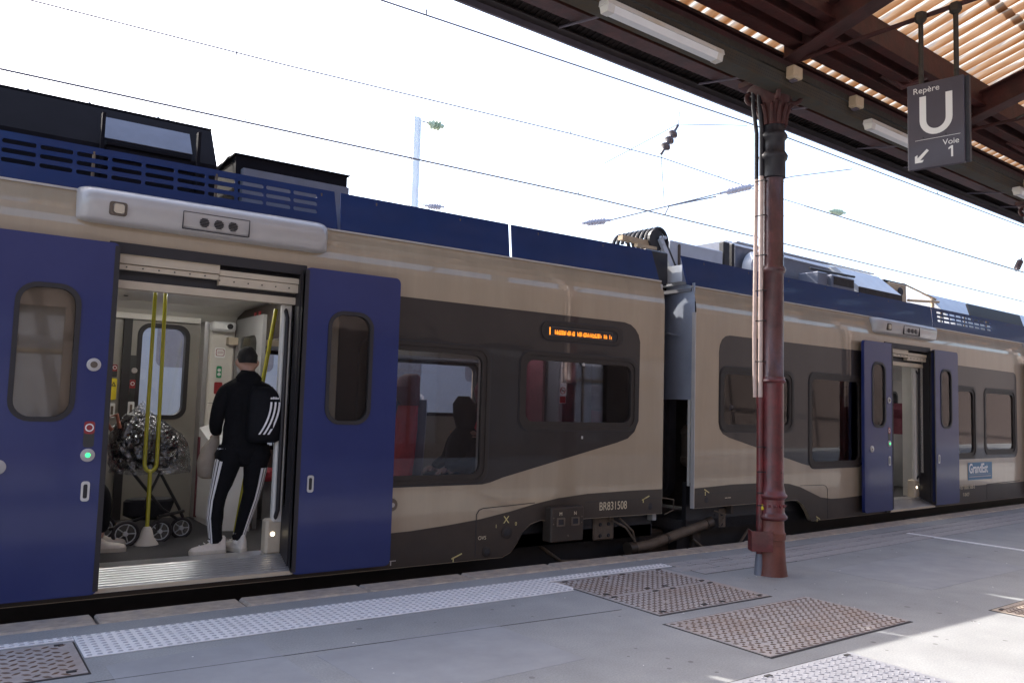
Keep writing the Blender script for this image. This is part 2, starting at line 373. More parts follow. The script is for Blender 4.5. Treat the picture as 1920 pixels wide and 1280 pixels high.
# kerb stones
random.seed(3)
k0 = None; x = -3.0
meshes = []
for i in range(4):
    b = MB(); b.bbox(0, .988, -.275, 0, -.16, .004+.002*i, .012+.003*i); meshes.append(b.build('kerb_stone', 'kerb_granite', plat))
first = list(meshes)
for i in range(30):
    a = math.atan(.06) if x >= 7.5 else 0
    if i < 4: o = first[i]
    else: o = share(first[random.randrange(4)], 'kerb_stone', parent=plat)
    o.location = (x, ye(x)+random.uniform(-.003, .003), 0); o.rotation_euler = (0, 0, a); x += 1.0*math.cos(a)+.004
# tactile tiles: full width tile .4925 x .50 with studs
def tile(name, w, d, matn):
    b = MB(); b.bbox(0, w-.004, 0, d, .0, .007, .002); o = b.build(name, matn, strip)
    s = MB(); nx = int(w/.052); ny = int(d/.052)
    for i in range(nx):
        for j in range(ny):
            cx = (i+.5+(.25 if j % 2 else -.25)*0)*w/nx; cy = (j+.5)*d/ny
            V = []; F = []
            for (r, z) in ((.0145, .007), (.0105, .0115)):
                for q in range(6): V.append((cx+r*1.25*math.cos(q*PI/3), cy+r*.8*math.sin(q*PI/3), z))
            for q in range(6): F.append((q, (q+1) % 6, 6+(q+1) % 6, 6+q))
            F.append(tuple(range(6, 12))); s.add(V, F)
    so_ = s.build('tile_studs', 'tactile_stud', o); so_['kind'] = 'stuff'
    return o
strip = thing('tactile_strip', 'white studded tactile strip along the platform edge in front of the open door', 'tactile strip', (0, 0, .001))
t1 = tile('tactile_tile', .62, .5, 'tactile_white'); t1.location = (.82, 5.42, 0)
for i in range(1, 6):
    c = copy_tree(t1, strip); c.location = (.82+.62*i, 5.42, 0)
t2 = tile('tactile_tile', .78, .15, 'tactile_white'); t2.location = (4.54, 5.775, 0)
c = copy_tree(t2, strip); c.location = (5.32, 5.775, 0)
for i in range(3): c = copy_tree(t2, strip); c.location = (.82-.78*(i+1), 5.835, 0); c.scale.y = .62
# slanted end tile
b = MB(); b.plate([(4.54, 5.44), (4.70, 5.60), (4.55, 5.74), (4.54, 5.74)], [], 0, .007, mp=lambda u, v, d: (u, v, d)); b.build('tactile_tile', 'tactile_white', strip)
# paving blocks
b = MB(); b.add([(6.12, 5.18, .0008), (6.12, 5.93, .0008), (7.5, 5.93, .0008), (7.5, 5.18, .0008)], [(0, 1, 2, 3)]) if 0 else None
b.add([(6.11, 5.36, .0008), (7.5, 5.36, .0008), (7.5, 5.925, .0008), (6.11, 5.925, .0008)], [(0, 1, 2, 3)]); b.add([(7.5, 5.36, .0008), (34, ye(34)-1.09, .0008), (34, ye(34)-.525, .0008), (7.5, 5.925, .0008)], [(0, 1, 2, 3)]); b.build('paving_bed', 'joint_dark', plat)
random.seed(5)
b = MB(); b.bbox(-.138, .138, -.088, .088, -.02, .004, .006); pb = b.build('paving_block', 'paving_block', plat)
n = 0
for r in range(3):
    x = 6.12-.142*(r % 2)
    while x < 15:
        y = ye(x)-.62-.185*r; ang = .06 if x > 7.5 else 0
        o = pb if n == 0 else share(pb, parent=plat)
        o.location = (x+.14, y, random.uniform(-.001, .002)); o.rotation_euler = (random.uniform(-.004, .004), random.uniform(-.004, .004), ang)
        x += .285; n += 1
b = MB()
for r in range(3):
    x = 15.0+.1*r
    while x < 34: y = ye(x)-.62-.185*r; b.box(x, x+.278, y-.088, y+.088, -.02, .003); x += .285
b.build('paving_blocks_far', 'paving_block', plat)['kind'] = 'stuff'
# joint beside kerb and asphalt seams
def seam(pts, w=.008, name='surface_seam'):
    b = MB(); b.tube([(x, y, .0005) for x, y in pts], w/2, 4, False); b.build(name, 'joint_dark', plat)
seam([(3.3, 5.40), (3.3, 5.0), (4.42, 4.95)], .006) if 0 else None
seam([(0.4, 4.98), (2.2, 4.88), (4.45, 4.74)], .005)
seam([(6.05, 5.82), (7.5, 5.80), (12, 6.03)], .010)
# white painted line
b = MB(); b.box(10.70, 10.765, 1.2, 5.92, .0, .0085); tag(b.build('painted_line', 'line_paint'), 'narrow white painted line crossing the platform beyond the red column', 'painted line')

# access covers
def cover(label, x0, x1, y0, y1, rz=0, mats=('chequer_iron', 'chequer_lug'), split=1, pitch=.062, lug=(.021, .007), holes=True, diag=True, grp='steel access covers let into the platform'):
    t_ = thing('access_cover', label, 'access cover', ((x0+x1)/2, (y0+y1)/2, .001), rz, grp)
    w, d = x1-x0, y1-y0
    b = MB(); b.box(-w/2-.012, w/2+.012, -d/2-.012, d/2+.012, -.01, .0015); b.build('cover_frame', 'joint_dark', t_)
    for k in range(split):
        a, c = -d/2+d*k/split, -d/2+d*(k+1)/split
        b = MB(); b.bbox(-w/2, w/2, a+.006, c-.006, 0, .008, .003); pl = b.build('cover_plate', mats[0], t_)
        s = MB(); ny = int((c-a-.03)/(pitch*.5)); nx = int((w-.03)/pitch)
        for i in range(nx):
            for j in range(ny):
                if random.random() < .015: continue
                cx = -w/2+.03+(i+(.5 if j % 2 else 0))*pitch; cy = a+.02+j*pitch*.5
                if cx > w/2-.02 or cy > c-.015: continue
                an = (.6 if (j % 2) else -.6) if diag else 0
                V = []
                for (sx_, z) in ((1, .008), (.6, .0125)):
                    for (px, py) in ((-lug[0], 0), (0, -lug[1]), (lug[0], 0), (0, lug[1])):
                        px *= sx_; py *= sx_
                        V.append((cx+px*math.cos(an)-py*math.sin(an), cy+px*math.sin(an)+py*math.cos(an), z))
                s.add(V, [(0, 1, 5, 4), (1, 2, 6, 5), (2, 3, 7, 6), (3, 0, 4, 7), (4, 5, 6, 7)])
        s.build('chequer_lugs', mats[1], pl)['kind'] = 'stuff'
        if holes:
            for hx in (-w/2+.08, -w*.08, w*.08, w/2-.08):
                for hy in (a+.05, c-.05):
                    b = MB(); b.box(hx-.025, hx+.025, hy-.013, hy+.013, .0079, .0135); b.build('lifting_slot', 'joint_dark', pl)
    return t_
cover('rusty chequered cover in the bottom left corner beside the white strip', -.6, .80, 5.12, 5.79, 0, pitch=.09, lug=(.03, .012), split=1)
cover('brown twin plate cover touching the end of the white tactile strip', 4.58, 5.90, 4.46, 5.74, 0, split=2)
cover('large brown grey chequered cover nearer the viewer than the twin plate one', 4.44, 6.16, 3.37, 4.28, .02, split=1, pitch=.07, lug=(.024, .010), holes=False)
cover('pale grey chequered cover half in sun at the bottom edge', 2.9, 4.99, 1.9, 3.17, 0, mats=('chequer_zinc', 'chequer_zinc'), split=1)
cover('sunlit tan chequered cover at the right edge of the photo', 7.15, 9.2, 2.2, 3.28, .03, mats=('kerb_granite', 'chequer_lug'), split=1)
# litter specks on the platform
random.seed(11)
b = MB()
for i in range(60):
    x, y = random.uniform(.5, 10), random.uniform(2.8, 5.7); r = random.uniform(.002, .006)
    b.box(x-r, x+r, y-r*.7, y+r*.7, 0.0, .003)
b.build('grit', 'tactile_white', plat)['kind'] = 'stuff'

for (x0, x1, y0, y1) in ((2.0, 3.4, 3.9, 4.9), (7.4, 9.6, 3.9, 5.0), (.9, 1.85, 4.3, 5.3)):
    b = MB(); b.plate([(x0+random.uniform(0, .1), y0), (x1, y0+random.uniform(0, .1)), (x1-.05, y1), (x0, y1-.08)], [], .0, .0014, mp=lambda u, v, d: (u, v, d)); b.build('repair_patch', 'asphalt_patch', plat)
random.seed(21)
b = MB()
for i in range(90):
    x, y = random.uniform(1, 12), random.uniform(1.5, 5.4); r = random.uniform(.010, .026)
    n = 8; V = [(x+r*random.uniform(.7, 1.1)*math.cos(2*PI*k/n), y+r*random.uniform(.7, 1.1)*math.sin(2*PI*k/n), .0012) for k in range(n)]; b.add(V, [tuple(range(n))])
b.build('gum_spots', 'gum_dark', plat)['kind'] = 'stuff'
# ------------------------------------------------------------------ train
D2 = 0.04832
CW = 2.80
def window(root, x0, x1, z0, z1, gl='car_glass', fw=.085, r=.13, far=False):
    y = CW+.012 if far else -.012
    b = MB(); sgn = -1 if far else 1
    b.plate(rr(x0, x1, z0, z1, r), [rr(x0+fw*.45, x1-fw*.45, z0+fw*.45, z1-fw*.45, r*.85)], y, y+.03*sgn)
    b.plate(rr(x0+fw*.45, x1-fw*.45, z0+fw*.45, z1-fw*.45, r*.85), [rr(x0+fw, x1-fw, z0+fw, z1-fw, r*.7)], y+.010*sgn, y+.05*sgn)
    fr = b.build('window', 'window_frame_dark', root)
    b = MB(); b.plate(rr(x0+fw*.8, x1-fw*.8, z0+fw*.8, z1-fw*.8, r*.7), [], y+.030*sgn, y+.036*sgn); b.build('glass', gl, fr)
    b = MB(); b.plate(rr(x0-.012, x1+.012, z0-.012, z1+.012, r+.01), [rr(x0-.001, x1+.001, z0-.001, z1+.001, r)], y+.004*sgn, y+.02*sgn); b.build('rubber_gasket', 'rubber_seal', fr)
    return fr
def disc(name, m_, x, z, r, y, parent, h=.012, prof=None):
    b = MB()
    if prof: b.lathe(prof, (x, y, z), 20, 'y')
    else: b.lathe([(r, 0), (r, -h*.6), (r*.85, -h)], (x, y, z), 20, 'y')
    return b.build(name, m_, parent, True)
def leaf(root, x0, x1, z0, z1, winx, side, green=False):
    y0, y1 = -.105, -.06
    w0, w1 = winx; wz0, wz1 = z0+1.22, z0+2.19
    b = MB(); b.plate(rr(x0, x1, z0, z1, .05), [rr(w0+.02, w1-.02, wz0+.02, wz1-.02, .12)], y0, y1)
    L = b.build('door_leaf', 'blue_door_paint', root)
    b = MB(); b.plate(rr(w0, w1, wz0, wz1, .14), [rr(w0+.032, w1-.032, wz0+.032, wz1-.032, .115)], y0-.008, y1+.005); b.build('window_seal', 'rubber_seal', L)
    b = MB(); b.plate(rr(w0+.02, w1-.02, wz0+.02, wz1-.02, .125), [], y0+.012, y0+.018); b.build('glass', 'door_glass', L)
    ex = x1 if side < 0 else x0    # meeting edge
    b = MB(); b.box(ex-(.035 if side < 0 else .0), ex+(.0 if side < 0 else .035), y0-.002, y1+.03, z0+.02, z1-.02); b.build('edge_seal', 'rubber_seal', L)
    hx = ex+side*.125
    b = MB(); b.plate(rr(hx-.028, hx+.028, z0+.66, z0+.80, .02), [rr(hx-.014, hx+.014, z0+.68, z0+.78, .012)], y0-.008, y0); 
    b.build('handle', 'aluminium', L)
    b = MB(); b.plate(rr(hx-.014, hx+.014, z0+.68, z0+.78, .012), [], y0-.002, y0+.001); b.build('handle_recess', 'joint_dark', L)
    if green:
        for zz, inner, nm in ((1.63, 'dusty_steel', 'lock_escutcheon'), (.985, 'led_green', 'push_button')):
            disc(nm, 'pod_paint', hx, z0+zz, .047, y0, L)
            disc(nm+'_centre', inner, hx, z0+zz, .017 if inner == 'led_green' else .024, y0-.012, L, .004)
        disc('lock_escutcheon', 'pod_paint', x0+.20, z0+.91, .05, y0, L); disc('lock_escutcheon_centre', 'column_red_paint', x0+.20, z0+.91, .012, y0-.012, L, .004)
        b = MB(); b.plate(rr(hx-.035, hx+.035, z0+1.04, z0+1.225, .02), [], y0-.002, y0); s_ = b.build('warning_sticker', 'sticker_black', L)
        b = MB(); b.plate(rr(hx-.035, hx+.035, z0+1.135, z0+1.225, .02), [circ(hx, z0+1.18, .029)], y0-.0035, y0-.002); b.plate(circ(hx, z0+1.18, .020), [], y0-.0035, y0-.002); b.build('sticker_symbol', 'sticker_red', L)
        b = MB(); b.plate(circ(hx, z0+1.18, .0285), [circ(hx, z0+1.18, .0205)], y0-.003, y0-.002); b.build('sticker_ring', 'white_plastic', L)
    return L
def doorway(root, x0, x1, z0=.12, z1=2.66):
    # recess, header and threshold (x0..x1 clear opening)
    b = MB(); b.plate([(x0-.05, z0-.0), (x1+.05, z0), (x1+.05, z1+.02), (x0-.05, z1+.02)], [[(x0, z0+.012), (x1, z0+.012), (x1, z1-.06), (x0, z1-.06)]], -.02, .16); b.build('door_frame', 'rubber_seal', root)
    xm = (x0+x1)/2+.05
    b = MB(); b.box(x0, xm, .01, .05, 2.53, 2.605); b.box(x0, xm, .03, .07, 2.485, 2.525); b.box(xm+.004, x1, .02, .06, 2.52, 2.565); b.box(xm+.004, x1, .03, .09, 2.445, 2.515)
    h_ = b.build('header_rail', 'header_panel', root)
    b = MB()
    for i in range(12):
        xx = x0+.08+i*(x1-x0-.16)/11; b.lathe([(.006, .0), (.006, -.006)], (xx, .03 if xx < xm else .03, 2.505 if xx < xm else 2.48), 6, 'y')
    b.build('rail_bolts', 'joint_dark', h_)
    b = MB(); b.box(x0, x1, .08, .16, 2.35, 2.41); b.build('header_trim', 'header_panel', root)
    b = MB(); b.box(x0, x1, .10, .3, 2.41, 2.60); b.build('header_recess', 'black_metal', root)
    # threshold: ribbed aluminium step
    def tz(y): return z0+.035+min(.098, (y+.06)*.46)
    b = MB(); b.add([(x0-.03, -.06, tz(-.06)), (x1+.03, -.06, tz(-.06)), (x1+.03, .153, tz(.2)), (x0-.03, .153, tz(.2)), (x0-.03, -.06, z0), (x1+.03, -.06, z0), (x1+.03, .153, z0), (x0-.03, .153, z0)], [(0, 1, 2, 3), (4, 7, 6, 5), (0, 4, 5, 1), (1, 5, 6, 2), (2, 6, 7, 3), (3, 7, 4, 0)])
    for i in range(8):
        ya = -.05+i*.026; yb = ya+.012
        b.add([(x0-.02, ya, tz(ya)+.001), (x1+.02, ya, tz(ya)+.001), (x1+.02, ya, tz(ya)+.008), (x0-.02, ya, tz(ya)+.008), (x0-.02, yb, tz(yb)+.001), (x1+.02, yb, tz(yb)+.001), (x1+.02, yb, tz(yb)+.008), (x0-.02, yb, tz(yb)+.008)], [(0, 1, 2, 3), (4, 7, 6, 5), (3, 2, 6, 7)])
    b.box(x0, x1, .155, .36, .2505, .2575)
    st = b.build('threshold', 'aluminium', root)
    b = MB(); b.box(x0-.03, x1+.03, -.078, -.061, z0+.005, z0+.032); b.build('threshold_edge', 'header_panel', st)
    # inner pillar with grab rail on the right
    b = MB(); b.bbox(x1-.075, x1+.02, .17, .24, .5, 2.36, .015); pr = b.build('door_pillar', 'interior_panel', root)
    b = MB(); b.bbox(x1-.12, x1+.02, .17, .30, .25, .54, .02); b.build('pillar_foot', 'header_panel', pr)
    b = MB(); b.tube([(x1-.045, .19, .54), (x1-.045, .13, .62), (x1-.045, .13, 2.24), (x1-.045, .19, 2.32)], .018, 10); b.build('grab_rail', 'rubber_seal', pr, True)
    disc('step_lamp', 'lamp_spot', x1-.065, .42, .018, .17, pr, .004)
def seat(root, x, y, f, red='seat_red'):
    # f = +1 faces +x
    b = MB(); b.loft([((x, y, .66), .25, .21, 0), ((x, y, .70), .27, .23, 0), ((x-.02*f, y, .76), .26, .22, 0), ((x-.02*f, y, .78), .20, .18, 0)], 14); s_ = b.build('seat', red, root, True)
    bx = x-.25*f
    b = MB(); b.loft([((bx, y, .72), .07, .22, 0), ((bx-.03*f, y, 1.0), .075, .225, 0), ((bx-.06*f, y, 1.3), .07, .215, 0), ((bx-.08*f, y, 1.52), .05, .19, 0)], 14); b.build('backrest', red, s_, True)
    b = MB(); b.loft([((bx-.12*f, y, .45), .05, .23, 0), ((bx-.12*f, y, .8), .06, .24, 0), ((bx-.15*f, y, 1.3), .055, .235, 0), ((bx-.17*f, y, 1.58), .04, .21, 0)], 12); b.build('seat_shell', 'seat_shell', s_, True)
    b = MB(); b.loft([((bx-.11*f, y, 1.50), .05, .15, 0), ((bx-.08*f, y, 1.58), .08, .19, 0), ((bx-.06*f, y, 1.70), .09, .21, 0), ((bx-.09*f, y, 1.80), .07, .18, 0), ((bx-.1*f, y, 1.83), .03, .12, 0)], 14); b.build('headrest', 'seat_maroon', s_, True)
    b = MB(); b.box(x-.05, x+.05, y-.15, y+.15, .25, .66); b.build('seat_pedestal', 'interior_grey_panel', s_)
    return s_
def slots(x0, x1, n, rows=((.12, .155), (.19, .225), (.26, .295))):
    H_ = []
    w = (x1-x0)/n
    for i in range(n):
        for a, c in rows: H_.append(rr(x0+i*w+.012, x0+(i+1)*w-.012, a, c, .014, 3))
    return H_
def fair_map(u, v, d): return (u, .075+.12*v+d, 3.045+v)
def car(root, x0, x1, lower, doors, wins, farwins, bands, darks, roofpanels, endx=None, slotruns=()):
    # near side
    outer = lower+[(x1, 2.72), (x0, 2.72)]
    holes = [rr(a+.02, c-.02, d+.02, e_-.02, .11) for a, c, d, e_ in wins]
    dh = [[(a-.04, .13), (c+.04, .13), (c+.04, 2.66), (a-.04, 2.66)] for a, c in doors]
    b = MB(); b.plate(outer, holes+dh, 0, .05); b.build('side_wall', 'beige_paint', root)
    b = MB(); n = 6
    for i in range(n):
        a0, a1 = i/n, (i+1)/n
        z0_, z1_ = 2.72+.325*a0, 2.72+.325*a1; y0_, y1_ = .07*a0**2, .07*a1**2
        b.add([(x0, y0_, z0_), (x1, y0_, z0_), (x1, y1_, z1_), (x0, y1_, z1_)], [(0, 1, 2, 3)])
    b.build('cantrail', 'beige_paint', root, True)
    b = MB(); b.box(x0, x1, .055, .095, 3.032, 3.048); b.build('rain_strip', 'pod_paint', root)
    for (poly) in bands:
        xs = [p[0] for p in poly]
        hh = [h for h, w_ in zip(holes, wins) if w_[0] >= min(xs)-.01 and w_[1] <= max(xs)+.01]
        b = MB(); b.plate(poly, hh, -.003, -.0005); b.build('livery_band', 'dark_band_paint', root)
    for (poly, mname) in darks:
        b = MB(); b.plate(poly, [], -.003, -.0005); b.build('lower_livery', mname, root)
    # inner lining near
    xs = [x0+.02]+[q for d_ in doors for q in d_]+[x1-.02]
    for a_, c_ in zip(xs[::2], xs[1::2]):
        b = MB(); b.plate([(a_, .66), (c_, .66), (c_, 2.55), (a_, 2.55)], [rr(a+.05, c-.05, d+.05, e_-.05, .08) for a, c, d, e_ in wins if a >= a_ and c <= c_], .09, .13)
        b.build('side_lining', 'interior_panel', root)
    for a, c, d, e_ in wins: window(root, a, c, d, e_)
    for a, c in doors: doorway(root, a, c)
    # far side
    fo = [(x0, .07), (x1, .07), (x1, 2.72), (x0, 2.72)]
    fh = [rr(a, c, d, e_, .1) for a, c, d, e_, k in farwins]
    b = MB(); b.plate(fo, fh, CW, CW-.05); b.build('far_side_wall', 'beige_paint', root)
    b = MB(); b.plate([(x0+.02, .25), (x1-.02, .25), (x1-.02, 2.5), (x0+.02, 2.5)], fh, CW-.06, CW-.12); b.build('far_lining', 'interior_door_panel', root)
    for a, c, d, e_, k in farwins:
        b = MB(); b.plate(rr(a-.035, c+.035, d-.035, e_+.035, .13), [rr(a+.01, c-.01, d+.01, e_-.01, .1)], CW-.135, CW-.04); fr = b.build('far_window', 'rubber_seal', root)
        b = MB(); b.plate(rr(a, c, d, e_, .1), [], CW-.05, CW-.045); b.build('glass', 'clear_glass', fr)
    # floor, roof, ends
    b = MB(); b.box(x0+.05, x1-.05, .30, 2.5, -.45, .118); b.build('underframe', 'black_metal', root)
    ua, ub = (4.5, 6.78) if x0 < -1 else (-.2, 2.32)
    b = MB(); b.box(ua, ub, .052, .088, .42 if x0 < -1 else .44, .70); b.box(ua, ub, .14, .20, .12, .70); b.build('skirt_backing', 'black_metal', root)
    b = MB(); b.box(x0+.02, x1-.02, .14, CW-.05, .12, .25); b.build('car_floor', 'floor_covering', root)
    b = MB(); xa, xb = x0+.02, x1-.02
    prof = [(.14, 2.42), (.5, 2.50), (1.4, 2.53), (2.3, 2.50), (2.55, 2.44), (2.68, 2.36)]
    for (ya, za), (yb, zb) in zip(prof, prof[1:]): b.add([(xa, ya, za), (xb, ya, za), (xb, yb, zb), (xa, yb, zb)], [(0, 1, 2, 3)])
    b.build('ceiling_panel', 'interior_ceiling', root, True)
    b = MB(); b.box(x0, x1, .08, CW-.08, 2.98, 3.02); b.build('roof_deck', 'roof_deck', root)
    b = MB(); b.add([(x0, CW, 2.72), (x1, CW, 2.72), (x1, CW-.07, 3.04), (x0, CW-.07, 3.04)], [(0, 1, 2, 3)]); b.build('far_cantrail', 'beige_paint', root)
    for xe in (x0+.03, (x1 if endx is None else x1-.03)):
        pass
    for (a, c, sl_, slant) in roofpanels:
        h_ = slots(*sl_) if sl_ else []
        b = MB(); b.plate([(a+slant[0], .005), (c+slant[1], .005), (c+slant[3], .35), (a+slant[2], .35)], h_, 0, .012, mp=fair_map); b.build('roof_fairing', 'blue_roof_paint', root)
        b = MB(); b.plate([(a, .0), (c, .0), (c, .30), (a, .30)], [], 0, .012, mp=lambda u, v, d: (u, CW-.12-.1*v+d, 3.045+v)); b.build('far_roof_fairing', 'blue_roof_paint', root)
        xx = a+.35
        while xx < c: b = MB(); b.tube([(xx, .12, 3.02), (xx, .12, 3.36)], .012, 6); b.build('fairing_bracket', 'dusty_steel', root); xx += .9
def pod(root, x0, x1, z0=2.80, z1=3.05):
    # rounded equipment pod above a door
    n = 14; rings = []
    prof = [(.02, z0), (-.075, z0+.006), (-.105, z0+.03), (-.125, z0+.15), (-.115, z0+.20), (-.08, z1-.01), (-.02, z1+.015), (.05, z1+.02), (.09, z1)]
    V = []; F = []; k = len(prof)
    xs = [0, .01, .03, .07, .12]; L = x1-x0
    cols = [(x0+t_, (1-(1-t_/.12)**2)**.5 if t_ < .12 else 1) for t_ in xs]+[(x1-t_, (1-(1-t_/.12)**2)**.5 if t_ < .12 else 1) for t_ in reversed(xs)]
    for xx, s_ in cols:
        s_ = .25+.75*s_
        zc = (z0+z1)/2
        for y_, z_ in prof: V.append((xx, .05+(y_-.05)*s_, zc+(z_-zc)*(.75+.25*s_)))
    for i in range(len(cols)-1):
        for j in range(k-1): F.append((i*k+j, i*k+j+1, (i+1)*k+j+1, (i+1)*k+j))
    F.append(tuple(range(k))); F.append(tuple(range((len(cols)-1)*k, len(cols)*k)))
    b = MB(); b.add(V, F); p = b.build('equipment_pod', 'pod_paint', root, True, 50)
    def y_at(z): return -.105-.02*(z-z0-.03)/.12
    a, c = x0+.62*L*.92-.18, x0+.62*L*.92+.42
    # camera housing
    cx = x0+.155*L-.04
    b = MB(); b.plate(rr(cx-.06, cx+.06, z0+.055, z0+.155, .02), [rr(cx-.035, cx+.045, z0+.065, z0+.145, .02)], -.132, -.10); b.build('camera_recess', 'dusty_steel', p)
    b = MB(); b.plate(rr(cx-.03, cx+.04, z0+.07, z0+.14, .02), [], -.138, -.11); b.build('camera_cover', 'header_panel', p)
    # speaker panel lines and grilles
    pa, pc = x0+.37*L, x0+.635*L
    b = MB(); b.plate(rr(pa, pc, z0+.03, z0+.165, .004, 2), [rr(pa+.003, pc-.003, z0+.0325, z0+.1625, .003, 2)], -.131, -.10); b.build('panel_joint', 'joint_dark', p)
    for i in range(3):
        gx = pa+.16+i*.11
        b = MB()
        for q in range(6):
            zz = z0+.062+q*.012; hw = math.sqrt(max(.0004, .036**2-(zz-z0-.093)**2)); b.box(gx-hw, gx+hw, -.1335, -.12, zz, zz+.006)
        b.build('speaker_grille', 'joint_dark', p)
    return p

# ---- car 1
car1 = thing('train_car', 'nearer blue and beige train car with the wide open double door at left', 'train car', (0, 6.62, 0), 0, 'cars of the blue and beige train')
lower1 = [(-4, .07), (4.62, .07), (4.72, .11), (4.80, .20), (4.86, .30), (4.95, .37), (5.08, .40), (5.2, .385), (6.81, .38)]
def curve(pts): return pts
band1 = [(2.82, .785), (4.36, .785), (4.45, .80), (4.60, .845), (6.10, 1.18), (6.26, 1.225), (6.36, 1.30), (6.42, 1.42), (6.425, 2.30), (6.40, 2.38), (6.35, 2.44), (6.28, 2.485), (6.18, 2.505), (2.82, 2.514)]
dk1 = [(-4, .075), (4.62, .075), (4.72, .115), (4.80, .205), (4.86, .305), (4.95, .375), (5.08, .405), (5.2, .39), (6.805, .385), (6.805, .655), (6.3, .655), (5.7, .645), (5.3, .615), (5.0, .57), (4.7, .51), (4.35, .455), (4.0, .42), (3.6, .39), (3.2, .378), (-4, .375)]
dk1h = dk1
car(car1, -4, 6.81, lower1, [(1.03, 2.45)], [(3.02, 4.41, .80, 2.11), (4.77, 6.385, 1.31, 2.105)],
    [(1.74, 2.20, 1.33, 2.28, 1), (.98, 1.42, 1.33, 2.28, 1), (2.95, 4.15, 1.0, 2.07, 0), (4.42, 5.98, 1.42, 2.07, 0), (6.1, 6.7, 1.42, 2.07, 0)],
    [band1], [([p for p in dk1[:-1] if p[0] >= 3.1]+[(2.50, .375), (2.50, .075)], 'lower_grey_paint'), ([(-4, .075), (.98, .075), (.98, .375), (-4, .375)], 'lower_grey_paint'), ([(.98, .075), (2.5, .075), (2.5, .125), (.98, .125)], 'lower_grey_paint')],
    [(-4, 2.80, (.25, 2.62, 10), (0, 0, 0, -.03)), (2.83, 4.66, None, (0, 0, 0, 0)), (4.69, 6.79, None, (0, 0, 0, -.09))])
leaf(car1, .175, 1.04, .125, 2.655, (.40, .81), -1, True)
leaf(car1, 2.46, 3.35, .125, 2.655, (2.68, 3.10), 1)
pod(car1, .745, 2.67)
# end wall of car 1 and roof end
b = MB(); b.box(6.72, 6.78, .06, CW-.05, .3, 2.98); b.build('end_wall', 'interior_grey_panel', car1)
b = MB(); b.box(6.785, 6.80, .03, .09, .4, 3.0); b.build('end_trim', 'pod_paint', car1)
# display
b = MB(); b.plate(rr(5.02, 6.14, 2.235, 2.425, .094), [rr(5.085, 6.075, 2.27, 2.39, .058)], -.014, .0); dsp = b.build('destination_display', 'window_frame_dark', car1)
b = MB(); b.plate(rr(5.005, 6.155, 2.22, 2.44, .108), [rr(5.021, 6.139, 2.236, 2.424, .093)], -.006, -.001); b.build('display_gasket', 'rubber_seal', dsp)
b = MB(); b.plate(rr(5.08, 6.08, 2.265, 2.395, .058), [], -.006, -.0035); b.build('display_glass', 'joint_dark', dsp)
b = MB(); b.plate(rr(5.12, 6.0, 2.283, 2.375, .004), [rr(5.127, 5.993, 2.289, 2.369, .003)], -.008, -.006); b.build('display_bezel', 'dusty_steel', dsp)
random.seed(4)
text('NEUFCHATEAU  EPINAL  14:2', .062, 'display_text', 'led_amber', dsp, face_front(5.19, -.0085, 2.305), .0005, sx=.92) if 0 else None
b = MB(); x = 5.20
for wlen in (9, 11, 2, 1):
    for q in range(wlen):
        w_ = random.choice((.018, .024, .028)); k = random.choice((0, 0, 1, 2))
        b.box(x, x+.006, -.0095, -.008, 2.300, 2.345)
        if k != 1: b.box(x, x+w_, -.0094, -.008, 2.298, 2.308)
        b.box(x+w_-.006, x+w_, -.0093, -.008, 2.300, 2.33 if k else 2.345)
        if k == 2: b.box(x, x+w_, -.0092, -.008, 2.325, 2.332)
        x += w_+.009
    x += .028
b.box(5.128, 5.14, -.009, -.008, 2.29, 2.368)
b.build('display_text', 'led_amber', dsp)['kind'] = 'stuff'
# small fittings on car 1
disc('isolating_cock', 'dusty_steel', 3.395, .635, .055, -.003, car1, .02); disc('isolating_cock_knob', 'pod_paint', 3.395, .635, .02, -.022, car1, .012)
disc('tail_stud', 'pod_paint', 5.60, 2.005, .018, -.004, car1, .01)
b = MB(); b.box(5.59, 5.61, -.01, -.004, 1.22, 1.25); b.build('tail_stud', 'pod_paint', car1)
# hatch outline and symbols lower right of car 1
b = MB(); b.plate([(4.30, .10), (4.30, .50), (4.33, .545), (4.38, .56), (5.0, .585)]+[(5.0, .578), (4.38, .552), (4.336, .538), (4.308, .498), (4.308, .10)], [], -.0045, -.003); b.build('hatch_joint', 'joint_dark', car1)
for (x, z, r) in ((4.66, .31, .062), (4.43, .14, .05)):
    disc('drain_port', 'window_frame_dark', x, z, r, -.003, car1, .01); disc('drain_port_centre', 'joint_dark', x, z, r*.6, -.013, car1, .004)
text('BR831508', .125, 'car_number', 'lettering_cream', car1, face_front(5.86, -.004, .462), .0006, sx=.78)
text('X', .10, 'marking', 'lettering_yellow', car1, face_front(4.62, -.004, .40), .0005); text('0', .05, 'marking', 'lettering_yellow', car1, face_front(4.76, -.004, .37), .0005)
text('I', .05, 'marking', 'lettering_yellow', car1, face_front(4.53, -.004, .36), .0005); text('OVS', .05, 'marking', 'lettering_cream', car1, face_front(4.33, -.004, .26), .0005)
for (x, z, rz) in ((6.55, .56, .4), (4.10, .12, .6)):
    b = MB(); b.box(-.06, .06, 0, .0015, 0, .012, Matrix.Translation((x, -.0045, z)) @ Matrix.Rotation(-.35*1, 4, 'Y')); b.box(0, .012, 0, .0015, -.045, .0, Matrix.Translation((x-.045, -.0045, z))); b.build('jack_mark', 'lettering_yellow', car1)
b = MB(); b.box(3.36, 3.46, -.0045, -.003, .135, .142); b.box(3.405, 3.415, -.0045, -.003, .10, .135); b.build('jack_mark', 'pod_paint', car1)
b = MB(); b.plate([(5.66, .555), (6.80, .558), (6.80, .562), (5.66, .56)], [], -.0045, -.003); b.build('skirt_joint', 'joint_dark', car1)
